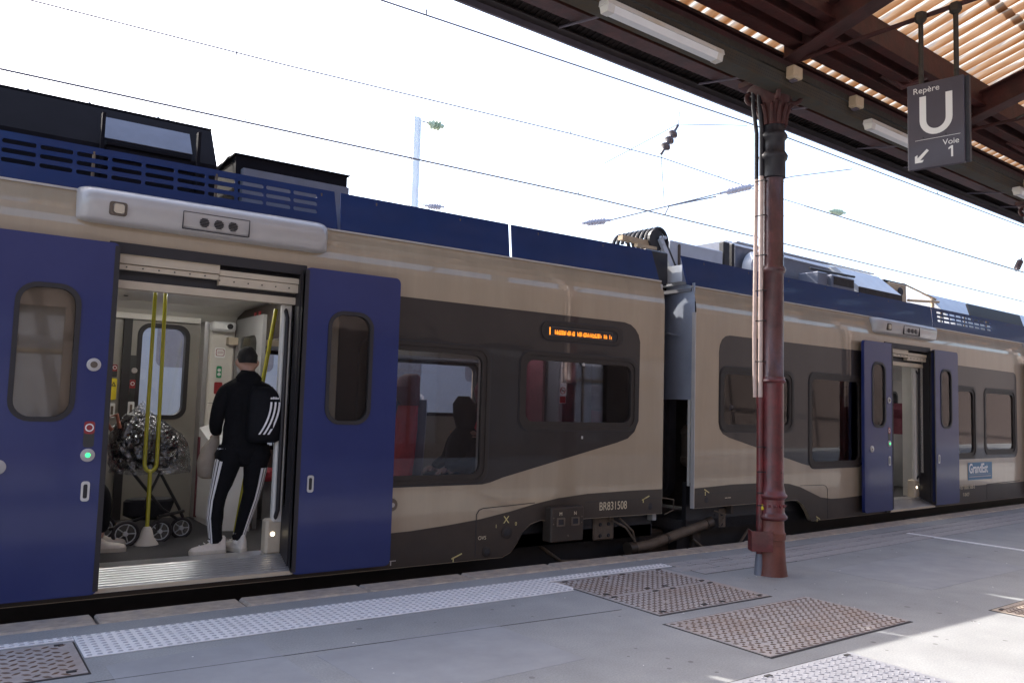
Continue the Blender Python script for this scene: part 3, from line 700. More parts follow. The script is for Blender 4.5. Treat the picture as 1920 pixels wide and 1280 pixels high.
disc('jacking_hole', 'joint_dark', 6.62, .47, .036, -.003, car1, .003)
# socket box on skirt
b = MB(); b.bbox(5.14, 5.57, -.10, .05, .185, .535, .012); sb = b.build('socket_box', 'lower_grey_paint', car1)
for i, (x, l) in enumerate(((5.26, 'M'), (5.45, 'N'))):
    b = MB(); b.plate(rr(x-.052, x+.052, .345, .43, .006, 2), [rr(x-.036, x+.036, .36, .415, .004, 2)], -.112, -.10); b.build('socket_flap', 'dusty_steel', sb)
    b = MB(); b.box(x-.036, x+.036, -.106, -.1005, .36, .415); b.build('socket_centre', 'column_band_black', sb)
    text(l, .05, 'marking', 'lettering_cream', sb, face_front(x-.018, -.1015, .452), .0005)
disc('box_screw', 'dusty_steel', 5.36, .245, .012, -.10, sb, .006)
for xx in (5.17, 5.54):
    for zz in (.43, .37): disc('box_screw', 'dusty_steel', xx, zz, .007, -.10, sb, .004)
# bogie and under-gear around the joint (shared bogie)
bog = thing('bogie', 'dusty bogie and hoses under the joint between the two cars', 'bogie', (0, 6.62, -.6))
b = MB(); b.bbox(5.5, 8.9, .42, .62, .3, .62, .04); b.build('bogie_frame', 'underframe_grime', bog)
for xx in (5.7, 8.6):
    b = MB(); b.lathe([(.36, 0), (.42, .02), (.42, .1), (.39, .13), (.12, .14)], (xx, .55, .26), 28, 'y'); b.build('wheel', 'underframe_grime', bog, True)
    b = MB(); b.lathe([(.10, 0), (.10, -.16), (.06, -.2)], (xx, .52, .26), 16, 'y'); b.build('axle_box', 'dusty_steel', bog, True)
b = MB(); b.tube([(6.45, .12, .60), (6.75, .12, .62), (7.75, .15, .80)], .058, 16); dm = b.build('damper', 'dusty_steel', bog, True)
for p_, q_, r_ in (((6.40, .12, .598), (6.50, .12, .604), .075), ((7.0, .125, .66), (7.03, .125, .666), .064), ((7.70, .15, .79), (7.80, .15, .81), .07)): b = MB(); b.tube([p_, q_], r_, 16); b.build('damper_end', 'lower_grey_paint', dm, True)
for (x, y, w_) in ((6.05, .12, .30), (7.95, .16, .30)):
    b = MB(); b.bbox(x-w_/2, x+w_/2, y, y+.12, .72, .97, .015); q = b.build('bracket_block', 'dusty_steel', bog)
    for px in (-.06, .06):
        for pz in (.77, .89): disc('block_bolt', 'joint_dark', x+px, pz, .02, y, q, .012)
for pts, r in (([(6.1, .1, .95), (6.3, .05, .85), (6.48, .08, .68)], .012), ([(6.25, .1, .95), (6.42, .06, .80), (6.5, .1, .66)], .012), ([(6.85, .1, 1.15), (7.05, .05, 1.12), (7.08, .08, 1.0), (6.95, .1, .95)], .008), ([(7.8, .1, .95), (7.95, .05, .9), (7.85, .05, .78)], .012), ([(5.2, .3, .75), (5.6, .3, .5), (6.2, .3, .45), (6.7, .3, .5)], .02), ([(7.6, .25, .6), (7.9, .2, .4), (8.4, .25, .42), (8.7, .3, .65)], .018)):
    b = MB(); b.tube(pts, r, 8); b.build('hose', 'dusty_steel', bog, True)
b = MB(); b.lathe([(.15, 0), (.17, .04), (.17, .30), (.15, .34)], (5.35, .35, .12), 20); b.build('air_spring', 'underframe_grime', bog, True)
b = MB(); b.bbox(4.9, 9.2, .5, 2.3, .45, .7, .03); b.build('bolster', 'underframe_grime', bog)
b = MB(); b.bbox(7.6, 7.75, .25, .4, .3, .7, .01); b.bbox(7.5, 7.62, .3, .5, .18, .4, .01); b.build('bracket_arm', 'underframe_grime', bog)

# roof equipment car 1
b = MB()
z0, z1 = 3.02, 3.98
pr = [(.55, 3.02), (.55, 3.55), (.80, 3.92), (1.0, 3.98), (2.2, 3.98), (2.35, 3.5), (2.35, 3.02)]
V = [(-4, y, z) for y, z in pr]+[(1.86, y, z) for y, z in pr]; n = len(pr)
b.add(V, [tuple(range(n)), tuple(range(n, 2*n))]+[(i, (i+1) % n, n+(i+1) % n, n+i) for i in range(n)])
hv = b.build('air_conditioning_unit', 'roof_unit_dark', car1)
b = MB(); b.box(-4, 1.90, .96, 1.02, 3.975, 3.995); b.build('unit_lip', 'roof_unit_dark', hv)
b = MB(); b.box(.97, 1.66, -.0, .015, 0, .26, Matrix.Translation((0, .585, 3.62)) @ Matrix.Rotation(-.60, 4, 'X')); b.build('louvre_cover', 'roof_unit_grey', hv)
for xx in (.94, 1.68): b = MB(); b.box(xx, xx+.025, .50, .56, 3.3, 3.80); b.build('unit_rib', 'roof_unit_dark', hv)
b = MB()
for i in range(4): b.box(.99, 1.64, .52, .56, 3.40+i*.05, 3.425+i*.05)
b.build('louvre', 'roof_unit_dark', hv)
b = MB(); b.box(1.72, 1.87, .75, .76, 3.75, 3.79); b.build('unit_strip', 'roof_unit_grey', hv)
for xx in (.45, .9, 1.45): b = MB(); b.tube([(xx, 1.0, 3.98), (xx, 1.0, 4.015)], .012, 6); b.build('lifting_eye', 'roof_unit_light', hv)
b = MB(); b.box(2.04, 3.10, .62, 1.6, 3.02, 3.70); u2 = b.build('brake_resistor_box', 'roof_unit_dark', car1)
b = MB(); b.box(2.08, 3.08, .52, .60, 3.02, 3.57); b.build('box_front', 'roof_unit_grey', u2)
b = MB(); b.box(2.02, 3.12, .60, 1.62, 3.702, 3.715); b.build('box_lid', 'roof_unit_dark', u2)
b = MB(); b.tube([(1.88, .8, 3.5), (2.02, .8, 3.72), (2.06, .8, 3.74)], .008, 6); b.build('cable', 'black_metal', car1)
# roof ribs / cable along deck
b = MB(); b.tube([(3.3, .5, 3.06), (6.7, .5, 3.06)], .03, 8); b.build('roof_cable_duct', 'roof_unit_grey', car1)

# ---- interior car 1
b = MB(); b.plate(rr(.10+1.49, 1.60, .30, 2.36, .004, 1), [], CW-.14, CW-.12); b.build('far_door_seal', 'rubber_seal', car1)
b = MB(); b.box(1.56, 1.64, 2.62, 2.66, .26, 2.36); b.build('far_door_seal', 'rubber_seal', car1)
for (x, z, w_, h_, m_) in ((1.50, 1.79, .05, .13, 'sticker_red'), (1.50, 1.60, .06, .22, 'sticker_yellow'), (1.50, 1.38, .055, .15, 'white_plastic'), (1.68, 1.62, .055, .17, 'sticker_red'), (1.68, 1.40, .06, .15, 'white_plastic'), (1.68, 1.80, .05, .0, '')):
    if not m_: continue
    b = MB(); b.plate(rr(x-w_/2, x+w_/2, z-h_/2, z+h_/2, .012), [], 2.655, 2.665); s_ = b.build('door_sticker', m_, car1)
    if m_ == 'sticker_red':
        b = MB(); b.plate(rr(x-w_/2, x+w_/2, z-h_/2, z-.005, .008), [], 2.652, 2.655); b.build('sticker_text', 'sticker_black', s_)
        b = MB(); b.plate(circ(x, z+h_/4, .02), [circ(x, z+h_/4, .014)], 2.652, 2.655); b.build('sticker_symbol', 'white_plastic', s_)
    if m_ == 'white_plastic':
        b = MB(); b.plate(rr(x-.012, x+.012, z-.045, z+.045, .008), [], 2.65, 2.655); b.build('slot', 'dusty_steel', s_)
    if m_ == 'sticker_yellow':
        b = MB(); b.plate([(x-.022, z+.03), (x+.022, z+.03), (x, z+.075)], [[(x-.012, z+.036), (x+.012, z+.036), (x, z+.062)]], 2.652, 2.655); b.build('sticker_symbol', 'sticker_black', s_)
b = MB(); b.plate(rr(1.64, 1.735, 1.30, 1.96, .01), [], 2.666, 2.672); b.build('door_control_strip', 'sticker_black', car1)
disc('door_button', 'pod_paint', 1.69, 1.80, .03, 2.665, car1, .012)
disc('door_button', 'pod_paint', 2.20, .96, .04, 2.68, car1, .012); disc('door_button_centre', 'joint_dark', 2.20, .96, .008, 2.667, car1, .003)
b = MB(); b.box(1.3, 2.32, 2.60, 2.67, 2.34, 2.40); b.build('cove_trim', 'interior_ceiling', car1)
b = MB(); b.box(2.34, 2.385, 2.50, 2.68, .25, 2.36); b.build('door_jamb', 'aluminium', car1)
# wall panel right of far door with notices
b = MB(); b.bbox(2.39, 2.66, 2.45, 2.68, .25, 2.36, .02); wp = b.build('wall_panel', 'interior_panel', car1)
for (z, w_, h_, m_) in ((2.03, .11, .11, 'white_plastic'), (1.82, .055, .13, 'sticker_green'), (1.645, .085, .13, 'sticker_red')):
    b = MB(); b.plate(rr(2.50-w_/2, 2.50+w_/2, z-h_/2, z+h_/2, .015), [], 2.442, 2.45); b.build('notice', m_, wp)
b = MB(); b.plate(rr(2.455, 2.545, 1.995, 2.07, .015), [rr(2.461, 2.539, 2.001, 2.064, .012)], 2.440, 2.442); b.box(2.47, 2.53, 2.440, 2.442, 2.04, 2.045); b.box(2.47, 2.53, 2.440, 2.442, 2.022, 2.027); b.build('notice_text', 'sticker_red', wp)
b = MB(); b.plate(circ(2.50, 1.84, .018), [], 2.439, 2.442); b.plate(circ(2.50, 1.795, .018), [], 2.439, 2.442); b.build('notice_symbol', 'white_plastic', wp)
disc('key_switch', 'joint_dark', 2.50, 1.535, .018, 2.45, wp, .006); disc('indicator', 'white_plastic', 2.475, 1.43, .015, 2.45, wp, .006); disc('indicator', 'sticker_red', 2.525, 1.43, .015, 2.45, wp, .006)
b = MB(); b.plate([(2.40, 1.48), (2.65, 1.48), (2.65, 1.484), (2.40, 1.484)], [], 2.445, 2.45); b.build('panel_joint', 'joint_dark', wp)
b = MB(); b.bbox(2.37, 2.62, 2.30, 2.45, 2.26, 2.36, .02); b.build('door_motor_cover', 'white_plastic', wp)
disc('door_motor_knob', 'black_metal', 2.55, 2.31, .03, 2.30, wp, .03)
# cabinet (waste/table unit) sunlit
b = MB()
V = [(2.33, 1.58, .25), (2.60, 1.45, .25), (2.60, 2.45, .25), (2.33, 2.45, .25), (2.33, 1.58, .95), (2.60, 1.45, 1.0), (2.60, 2.45, 1.30), (2.33, 2.45, 1.22)]
b.add(V, [(0, 3, 2, 1), (4, 5, 6, 7), (0, 1, 5, 4), (1, 2, 6, 5), (2, 3, 7, 6), (3, 0, 4, 7)]); cb = b.build('cabinet', 'cabinet_white', car1)
b = MB(); b.box(2.322, 2.329, 1.7, 2.4, .30, .92); b.build('cabinet_door', 'cabinet_white', cb)
b = MB(); b.box(2.318, 2.33, 2.38, 2.448, .28, 1.12); b.build('cabinet_side', 'seat_maroon', cb)
b = MB(); b.box(2.312, 2.322, 1.78, 1.81, .66, .72); b.build('latch', 'aluminium', cb)
# partition, luggage area, saloon
b = MB(); b.plate([(1.55, .25), (2.45, .25), (2.45, 2.4), (1.55, 2.4)], [rr(1.72, 2.30, 1.35, 2.2, .1)], 2.66, 2.70, mp=lambda u, v, d: (d, u, v)); pt = b.build('partition', 'interior_grey_panel', car1)
b = MB(); b.plate(rr(1.72, 2.30, 1.35, 2.2, .1), [], 2.675, 2.68, mp=lambda u, v, d: (d, u, v)); b.build('glass', 'clear_glass', pt)
b = MB(); b.plate([(.14, .25), (.55, .25), (.55, 2.4), (.14, 2.4)], [], 2.62, 2.67, mp=lambda u, v, d: (d, u, v)); b.build('partition', 'interior_panel', car1)
b = MB(); b.plate([(.14, 2.15), (2.6, 2.15), (2.6, 2.5), (.14, 2.5)], [], 2.70, 2.76, mp=lambda u, v, d: (d, u, v)); hd = b.build('portal_header', 'frame_dark' if 0 else 'window_frame_dark', car1)
b = MB(); b.plate([(1.9, 2.24), (1.95, 2.24), (1.95, 2.45), (1.9, 2.45)], [], 2.69, 2.70, mp=lambda u, v, d: (d, u, v)); b.plate([(1.75, 2.24), (1.8, 2.24), (1.8, 2.45), (1.75, 2.45)], [], 2.69, 2.70, mp=lambda u, v, d: (d, u, v)); b.build('header_sign', 'sticker_red', hd)
b = MB(); b.tube([(2.60, 1.0, 2.40), (2.32, 1.0, .25)], .02, 10); b.build('grab_pole', 'grab_pole_yellow', car1, True)
b = MB(); b.box(2.56, 3.6, 2.35, 2.66, 2.12, 2.20); b.build('luggage_rack', 'header_panel', car1)
b = MB(); b.box(2.75, 6.6, 2.30, 2.66, 2.10, 2.13); b.build('luggage_rack', 'seat_shell', car1)
b = MB(); b.bbox(.2, .9, 1.55, 2.6, .25, .70, .03); b.build('bench', 'seat_shell', car1)
b = MB(); b.bbox(.2, .92, 1.5, 2.6, .701, .78, .03); b.build('bench_cushion', 'seat_red', car1)
b = MB(); b.plate([(.14, .25), (2.66, .25), (2.66, 2.5), (.14, 2.5)], [], .02, .08, mp=lambda u, v, d: (d-.02, u, v)); b.build('partition', 'interior_panel', car1)
# twin yellow pole in the vestibule
b = MB()
b.tube([(1.535, 1.09, 2.52), (1.535, 1.09, 1.0)]+[(1.585+.05*math.cos(a), 1.09, .95+.07*math.sin(a)) for a in [PI+PI*k/8 for k in range(0, 9)]]+[(1.635, 1.09, 1.0), (1.62, 1.09, 2.52)], .0165, 10)
b.tube([(1.585, 1.09, .885), (1.59, 1.09, .33)], .0175, 10); gp = b.build('grab_pole', 'grab_pole_yellow', car1, True)
b = MB(); b.lathe([(.10, 0), (.095, .012), (.06, .06), (.045, .12), (.03, .15), (.02, .155)], (1.59, 1.09, .25), 20); b.build('pole_foot', 'interior_panel', gp, True)
for (x, y) in ((1.5, 1.3), (2.2, 1.3), (3.9, 1.3), (5.6, 1.3)):
    b = MB(); b.bbox(x-.28, x+.28, y-.05, y+.05, 2.505, 2.525, .005); b.build('ceiling_fill_strip', 'ceiling_fill_strip', car1)
disc('speaker_dot', 'joint_dark', 0, 0, .0, 0, car1) if 0 else None
b = MB(); b.lathe([(.02, 0), (.02, .01)], (1.45, 2.0, 2.505), 12); b.build('ceiling_speaker', 'joint_dark', car1)
# saloon seats
for (x, y, f) in ((3.46, .50, -1), (4.40, .50, -1), (3.46, .98, -1), (3.0, 2.3, -1), (6.3, .5, -1), (7.9-1.6, .98, -1)):
    seat(car1, x, y, f)
b = MB(); b.box(5.98, 6.02, 1.2, 2.6, .25, 2.4); b.build('partition', 'seat_maroon', car1)
b = MB(); b.box(6.05, 6.5, .9, 2.6, .25, 2.3); b.build('toilet_cabin', 'roof_unit_grey', car1)
b = MB(); b.plate(rr(5.305, 5.395, 1.585, 1.80, .008), [], .026, .028); ns_ = b.build('no_smoking_sticker', 'white_plastic', car1)
b = MB(); b.plate(circ(5.35, 1.72, .037), [circ(5.35, 1.72, .029)], .023, .026); b.box(-.03, .03, .023, .026, -.004, .004, Matrix.Translation((5.35, 0, 1.72)) @ Matrix.Rotation(.7, 4, 'Y')); b.plate(rr(5.312, 5.388, 1.592, 1.66, .006), [], .023, .026); b.build('sticker_symbol', 'sticker_red', ns_)
b = MB(); b.box(5.325, 5.375, .0225, .0235, 1.716, 1.724); b.build('sticker_symbol', 'sticker_black', ns_)

# ---- car 2
G = Vector((7.55, 6.62, 0))
car2 = thing('train_car', 'farther blue and beige train car with narrow open door right of the red column', 'train car', G, D2, 'cars of the blue and beige train')
lower2 = [(-.22, .41), (1.74, .41), (1.90, .40), (2.02, .34), (2.12, .24), (2.20, .13), (2.24, .11), (13, .11)]
bandA = [(.42, 2.49), (.34, 2.475), (.27, 2.43), (.23, 2.36), (.215, 2.27), (.215, 1.42), (.24, 1.34), (.30, 1.28), (.42, 1.235), (2.0, .885), (2.14, .86), (2.3, .85), (4.2, .85), (4.2, 2.50)]
bandB = [(5.7, .86), (8.98, .86), (9.05, .88), (9.10, .94), (9.12, 1.0), (9.12, 2.33), (9.09, 2.40), (9.0, 2.44), (5.7, 2.46)]
dk2 = [(-.215, .415), (1.74, .415), (1.90, .405), (2.02, .345), (2.12, .245), (2.20, .135), (2.24, .115), (4.2, .115), (4.2, .40), (3.4, .395), (3.0, .385), (2.7, .39), (2.45, .42), (2.2, .50), (1.95, .58), (1.7, .63), (1.3, .66), (.5, .665), (-.215, .645)]
car(car2, -.22, 13, lower2, [(4.24, 5.60), (9.9+.35, 11.6)], [(.235, 1.79, 1.31, 2.10), (2.155, 3.55, .82, 2.12), (6.0, 7.34, .88, 2.10), (7.69, 9.04, .93, 2.10)],
    [(5.1, 5.56, 1.33, 2.28, 1), (4.3, 4.75, 1.33, 2.28, 1), (.5, 3.0, 1.2, 2.07, 0), (6.2, 8.6, 1.2, 2.07, 0), (9, 9.9, 1.2, 2.07, 0), (3.3, 4.0, 1.2, 2.07, 0)],
    [bandA, bandB], [(dk2, 'lower_grey_paint'), ([(5.65, .115), (13, .115), (13, .40), (5.65, .40)], 'lower_grey_paint'), ([(4.2, .115), (5.65, .115), (5.65, .125), (4.2, .125)], 'lower_grey_paint')],
    [(-.30, 5.97, None, (0, 0, -.07, 0)), (6.0, 13, (6.15, 8.3, 9), (0, 0, 0, 0))])
leaf(car2, 3.42, 4.25, .16, 2.65, (3.63, 4.03), -1, True)
leaf(car2, 5.59, 6.44, .16, 2.65, (5.80, 6.20), 1)
leaf(car2, 9.50, 10.25, .16, 2.65, (9.7, 10.05), -1)
pod(car2, 3.86, 5.76, 2.79, 3.02); pod(car2, 9.6, 11.5, 2.79, 3.02)
b = MB(); b.plate(rr(7.00, 7.97, .50, .80, .02), [], -.006, -.003); lg = b.build('operator_panel', 'logo_blue', car2)
text('GrandEst', .225, 'operator_name', 'white_plastic', lg, face_front(7.04, -.007, .62), .0006, sx=.88, bold=.006)
b = MB(); b.box(7.04, 7.90, -.0075, -.006, .588, .596); b.box(7.04, 7.92, -.0075, -.006, .545, .565); b.build('operator_rule', 'tactile_stud', lg)
text('94 87 0083 508-5', .10, 'vehicle_number', 'lettering_cream', car2, face_front(6.62, -.004, .355), .0006, sx=.9)
text('F-SNCF', .085, 'vehicle_number', 'lettering_cream', car2, face_front(6.8, -.004, .235), .0006, sx=.9)
b = MB(); b.plate([(7.75, .13), (7.75, .40), (9.2, .42), (9.2, .43), (7.74, .41), (7.74, .13)], [], -.005, -.003); b.build('hatch_joint', 'joint_dark', car2)
b = MB(); b.plate([(2.62, .12), (2.62, .52), (2.58, .57), (2.5, .59), (1.95, .60), (1.95, .594), (2.5, .583), (2.575, .565), (2.612, .52), (2.612, .12)], [], -.0045, -.003); b.build('hatch_joint', 'joint_dark', car2)
b = MB(); b.plate([(-.2, .574), (1.74, .58), (1.74, .584), (-.2, .578)], [], -.0045, -.003); b.build('skirt_joint', 'joint_dark', car2)
disc('jacking_hole', 'joint_dark', .0, .50, .036, -.003, car2, .003)
for (x, z) in ((.0, .60), (2.38, .14)):
    b = MB(); b.box(-.05, .05, 0, .0015, 0, .012, Matrix.Translation((x, -.0045, z)) @ Matrix.Rotation(.45, 4, 'Y')); b.box(0, .012, 0, .0015, -.045, .0, Matrix.Translation((x-.03, -.0045, z))); b.build('jack_mark', 'lettering_yellow', car2)
b = MB(); b.box(.35, .40, -.0045, -.003, .505, .512); b.box(.41, .46, -.0045, -.003, .505, .512); b.build('marking', 'lettering_cream', car2)
# end of car 2: grey fairing, rounded at top, and gangway
V = []; F = []
na = 8
prof = [(1.68, 1.0), (2.2, 1.0), (2.6, 1.0), (2.80, .97), (2.95, .85), (3.05, .62), (3.08, .3)]
for (z, k) in prof:
    for i in range(na+1):
        a = (PI/2)*i/na
        V.append((-.21+.36*(1-math.cos(a))*1.0, .03+.75*math.sin(a), z))
for i in range(len(prof)-1):
    for j in range(na): F.append((i*(na+1)+j, i*(na+1)+j+1, (i+1)*(na+1)+j+1, (i+1)*(na+1)+j))
b = MB(); b.add(V, F); ef = b.build('end_fairing', 'gangway_fairing', car2, True, 60)
b = MB(); b.box(-.21, .15, .14, .78, 3.08, 3.10); b.box(-.30, -.21, .16, .40, 3.10, 3.30); b.build('fairing_top', 'roof_unit_light', ef)
b = MB(); b.box(.55, .60, .06, CW-.05, .3, 3.0); b.build('end_wall', 'underframe_grime', car2)
b = MB(); b.box(-.235, -.222, -.001, .05, .41, 2.72); b.build('end_trim', 'pod_paint', car2)
# vertical reservoir in the gap
b = MB(); b.lathe([(.04, 0), (.13, .03), (.165, .07), (.17, .10), (.17, .14), (.158, .15), (.158, .42), (.17, .43), (.17, .47), (.13, .53), (.04, .56), (.03, .6)], (.28, .42, .83), 24); rs = b.build('air_reservoir', 'dusty_steel', car2, True)
b = MB(); b.tube([(.44, .30, .92), (.47, .30, 1.0), (.47, .30, 1.2), (.44, .30, 1.3)], .015, 6); b.box(.40, .50, .27, .33, 1.22, 1.28); b.box(.40, .50, .27, .33, .90, .96); b.build('reservoir_strap', 'underframe_grime', rs)
gw = thing('gangway_bellows', 'black rubber bellows with ribs filling the gap between the two cars', 'gangway', (6.78, 6.62, 0), D2/2)
for i in range(7):
    x = .0+i*.145; r0 = .0 if i % 2 else .045
    b = MB(); b.plate(rr(.72-r0, 2.08+r0, .45-r0, 3.20+r0, .25), [rr(.86, 1.94, .62, 2.6, .2)], x, x+.13, mp=lambda u, v, d: (d, u, v)); b.build('bellows_rib', 'gangway_rubber', gw, True, 30)
# roof jumper cables over the gap
jc = thing('jumper_cables', 'looped black jumper cables arching over the gap between the car roofs', 'cables', (7.55, 6.62, 0), D2)
for i in range(9):
    y0 = .86+i*.085; b = MB()
    pts = [(.06+.16*math.cos(a), y0, 3.72+.19*math.sin(a)) for a in [PI*.95-PI*.95*k/10 for k in range(11)]]
    pts += [(.22, y0, 3.55), (.18, y0, 3.3), (.02, y0, 3.12)]
    b.tube(pts, .026, 8); b.build('cable_loop', 'black_metal', jc, True)
b = MB(); b.box(-.62, -.05, .85, .93, 3.66, 3.72); b.box(-.40, -.04, .80, .86, 3.60, 3.64); b.build('cable_bracket', 'roof_unit_beige', jc)
b = MB(); b.bbox(-.76, -.36, .32, .9, 3.05, 3.46, .02); b.build('gap_sun_blocker', 'black_metal', jc)  # added box that blocks sun falling through the roof gap
b = MB(); b.lathe([(.14, -.02), (.14, .02), (.09, .04)], (-.02, .84, 3.74), 18, 'y'); b.build('pulley', 'black_metal', jc)
M_ = Matrix.Translation((.02, .80, 3.76)) @ Matrix.Rotation(.98, 4, 'Y')
b = MB(); b.box(0, .78, -.02, .04, -.035, .035, M_); b.build('bracing_arm', 'roof_unit_light', jc)
b = MB(); b.box(.05, .75, .06, .12, .03, .16, M_); b.build('bracing_arm', 'black_metal', jc)
for (x, z) in ((.02, 3.77), (.06, 3.70), (.10, 3.78)):
    disc('bolt', 'roof_unit_light', x, z, .022, .80, jc, .03)
for i in range(5):
    b = MB(); b.tube([(-.10+.03*i, .9, 3.65), (-.16+.05*i, .8, 3.4), (-.06+.07*i, .7, 3.2), (-.14+.05*i, .6, 3.06)], .018, 6); b.build('cable_loop', 'black_metal', jc, True)
# roof equipment car 2
def rbox(x0, x1, y0, y1, z0, z1, m_, name='roof_box', parent=car2, bev=.015):
    b = MB(); b.bbox(x0, x1, y0, y1, z0, z1, bev); return b.build(name, m_, parent)
rbox(.45, 1.58, 1.0, 2.0, 3.02, 3.84, 'roof_unit_light'); rbox(.60, .64, .985, .999, 3.05, 3.80, 'dusty_steel', 'box_seam')
rbox(1.60, 1.74, 1.0, 1.10, 3.02, 3.99, 'black_metal', 'roof_post'); rbox(1.80, 1.86, 1.0, 1.10, 3.02, 3.99, 'black_metal', 'roof_post')
pr = [(1.05, 3.02), (1.05, 3.98), (1.2, 4.08), (2.0, 4.08), (2.1, 3.02)]; n = len(pr)
b = MB(); b.add([(1.92, y, z) for y, z in pr]+[(5.75, y, z-.03) for y, z in pr], [tuple(range(n)), tuple(range(n, 2*n))]+[(i, (i+1) % n, n+(i+1) % n, n+i) for i in range(n)]); mu_ = b.build('transformer_case', 'roof_unit_grey', car2)
b = MB(); b.box(1.9, 5.8, 1.0, 1.08, 4.02, 4.04); b.build('case_edge', 'roof_unit_light', mu_)
b = MB(); b.lathe([(.31, 0), (.31, .16), (.29, .17), (.27, .16), (.27, .03), (.10, .02), (.06, -.05)], (2.30, .82, 3.62), 30, 'y'); b.build('cooling_fan', 'roof_unit_light', car2, True)
rbox(3.3, 3.55, .55, .9, 3.02, 3.72, 'roof_unit_grey'); rbox(3.60, 4.25, .5, .9, 3.02, 3.70, 'roof_unit_grey')
b = MB(); b.box(3.64, 4.2, .485, .499, 3.55, 3.67); b.build('grille', 'underframe_grime', car2)
b = MB(); b.tube([(3.3, .7, 3.78), (4.6, .7, 3.80)], .02, 6); b.build('roof_pipe', 'black_metal', car2)
pr = [(.55, 3.02), (.55, 3.62), (.95, 3.98), (1.2, 3.98), (1.2, 3.02)]; n = len(pr)
b = MB(); b.add([(4.45, y, z) for y, z in pr]+[(5.85, y, z) for y, z in pr], [tuple(range(n)), tuple(range(n, 2*n))]+[(i, (i+1) % n, n+(i+1) % n, n+i) for i in range(n)]); cu_ = b.build('cooling_unit', 'roof_unit_light', car2)
b = MB(); b.box(4.46, 5.84, .53, .55, 3.05, 3.61); b.build('cooling_front', 'roof_unit_beige', cu_) if 0 else b.build('cooling_front', 'underframe_grime', cu_)
q = rbox(6.15, 6.75, .9, 1.3, 3.02, 3.93, 'roof_unit_beige', 'switch_box'); disc('dial', 'joint_dark', 6.5, 3.78, .08, .9, q, .03); rbox(6.05, 6.85, .95, 1.25, 3.93, 3.97, 'black_metal', 'switch_lid', q)
b = MB(); b.tube([(6.8, 1.0, 3.98), (8.1, 1.0, 3.82)], .02, 6); b.tube([(6.8, .9, 3.66), (8.0, .9, 3.75)], .025, 6); b.tube([(7.75, .9, 3.5), (7.75, .9, 3.8)], .03, 6); b.build('pantograph_arm', 'roof_unit_beige', car2)
pr = [(.55, 3.3), (1.1, 3.92), (1.6, 3.95), (1.6, 3.3)]; n = len(pr)
b = MB(); b.add([(7.9, y, z) for y, z in pr]+[(13, y, z) for y, z in pr], [tuple(range(n)), tuple(range(n, 2*n))]+[(i, (i+1) % n, n+(i+1) % n, n+i) for i in range(n)]); b.build('roof_cowl', 'roof_unit_light', car2)
b = MB(); b.box(8.5, 11.0, 0, .03, 0, .34, Matrix.Translation((0, .50, 3.42)) @ Matrix.Rotation(-.3, 4, 'X')); b.build('open_hatch', 'black_metal', car2)
disc('cowl_vent', 'joint_dark', 11.7, 3.62, .06, .60, car2, .12)
# interior car 2
b = MB(); b.plate([(.14, .25), (2.66, .25), (2.66, 2.5), (.14, 2.5)], [], 3.6, 3.66, mp=lambda u, v, d: (d, u, v)) if 0 else None
b = MB(); b.plate([(.6, .25), (2.66, .25), (2.66, 1.22), (.6, 1.22)], [], 7.4, 7.46, mp=lambda u, v, d: (d, u, v)); b.build('partition', 'interior_grey_panel', car2)
b = MB(); b.box(6.2, 7.35, 1.6, 2.6, .25, .66); b.build('bench', 'cabinet_white', car2)
b = MB(); b.box(6.2, 7.35, 1.55, 2.6, .66, .80); b.build('bench_cushion', 'seat_maroon', car2)
b = MB(); b.tube([(6.7, 1.3, .25), (6.7, 1.3, 2.5)], .02, 10); b.build('grab_pole', 'grab_pole_yellow', car2, True)
for (x, y, f) in ( (.9, .5, 1), (1.7, .5, -1), (2.6, .5, 1), (3.3, .5, -1), (2.4, 2.2, 1)): seat(car2, x, y, f)
for (x, y, f) in ((7.9, .55, 1), (8.8, .55, -1), (7.9, 2.2, 1), (8.6, 2.2, -1)): seat(car2, x, y, f, 'seat_maroon')
b = MB(); b.box(5.75, 5.8, .14, .5, .25, 2.4); b.build('partition', 'interior_panel', car2)
b = MB(); b.plate(rr(.82, .98, 1.80, 1.90, .006), [], .026, .028); b.build('window_sticker', 'tactile_stud', car2)
b = MB(); b.plate([(.46, 1.56), (.46, 1.66), (.55, 1.61)], [], .024, .027); b.build('window_sticker', 'white_plastic', car2)
for (x, y) in ((5.0, 1.3), (7.9, 1.3), (2.0, 1.3), (6.4, 1.3)):
    b = MB(); b.bbox(x-.28, x+.28, y-.05, y+.05, 2.505, 2.525, .005); b.build('ceiling_fill_strip', 'ceiling_fill_strip', car2)

# ------------------------------------------------------------------ people and things in the vestibule
def skinned(verts, edges, name, m_, parent, sub=2):
    me = bpy.data.meshes.new(name); me.from_pydata([v[0] for v in verts], edges, [])
    o = bpy.data.objects.new(name, me); COL.objects.link(o)
    md = o.modifiers.new('s', 'SKIN'); md.use_smooth_shade = True
    for i, v in enumerate(verts):
        sv = me.skin_vertices[0].data[i]; r = v[1]; sv.radius = (r, r) if not isinstance(r, tuple) else r
    me.skin_vertices[0].data[0].use_root = True
    md = o.modifiers.new('u', 'SUBSURF'); md.levels = sub; md.render_levels = sub
    bpy.context.view_layer.update()
    m2 = bpy.data.meshes.new_from_object(o.evaluated_get(bpy.context.evaluated_depsgraph_get()))
    bpy.data.objects.remove(o); m2.materials.clear(); m2.materials.append(MATS[m_]); m2.name = name
    q = bpy.data.objects.new(name, m2); COL.objects.link(q); q.parent = parent
    for p_ in m2.polygons: p_.use_smooth = True
    return q
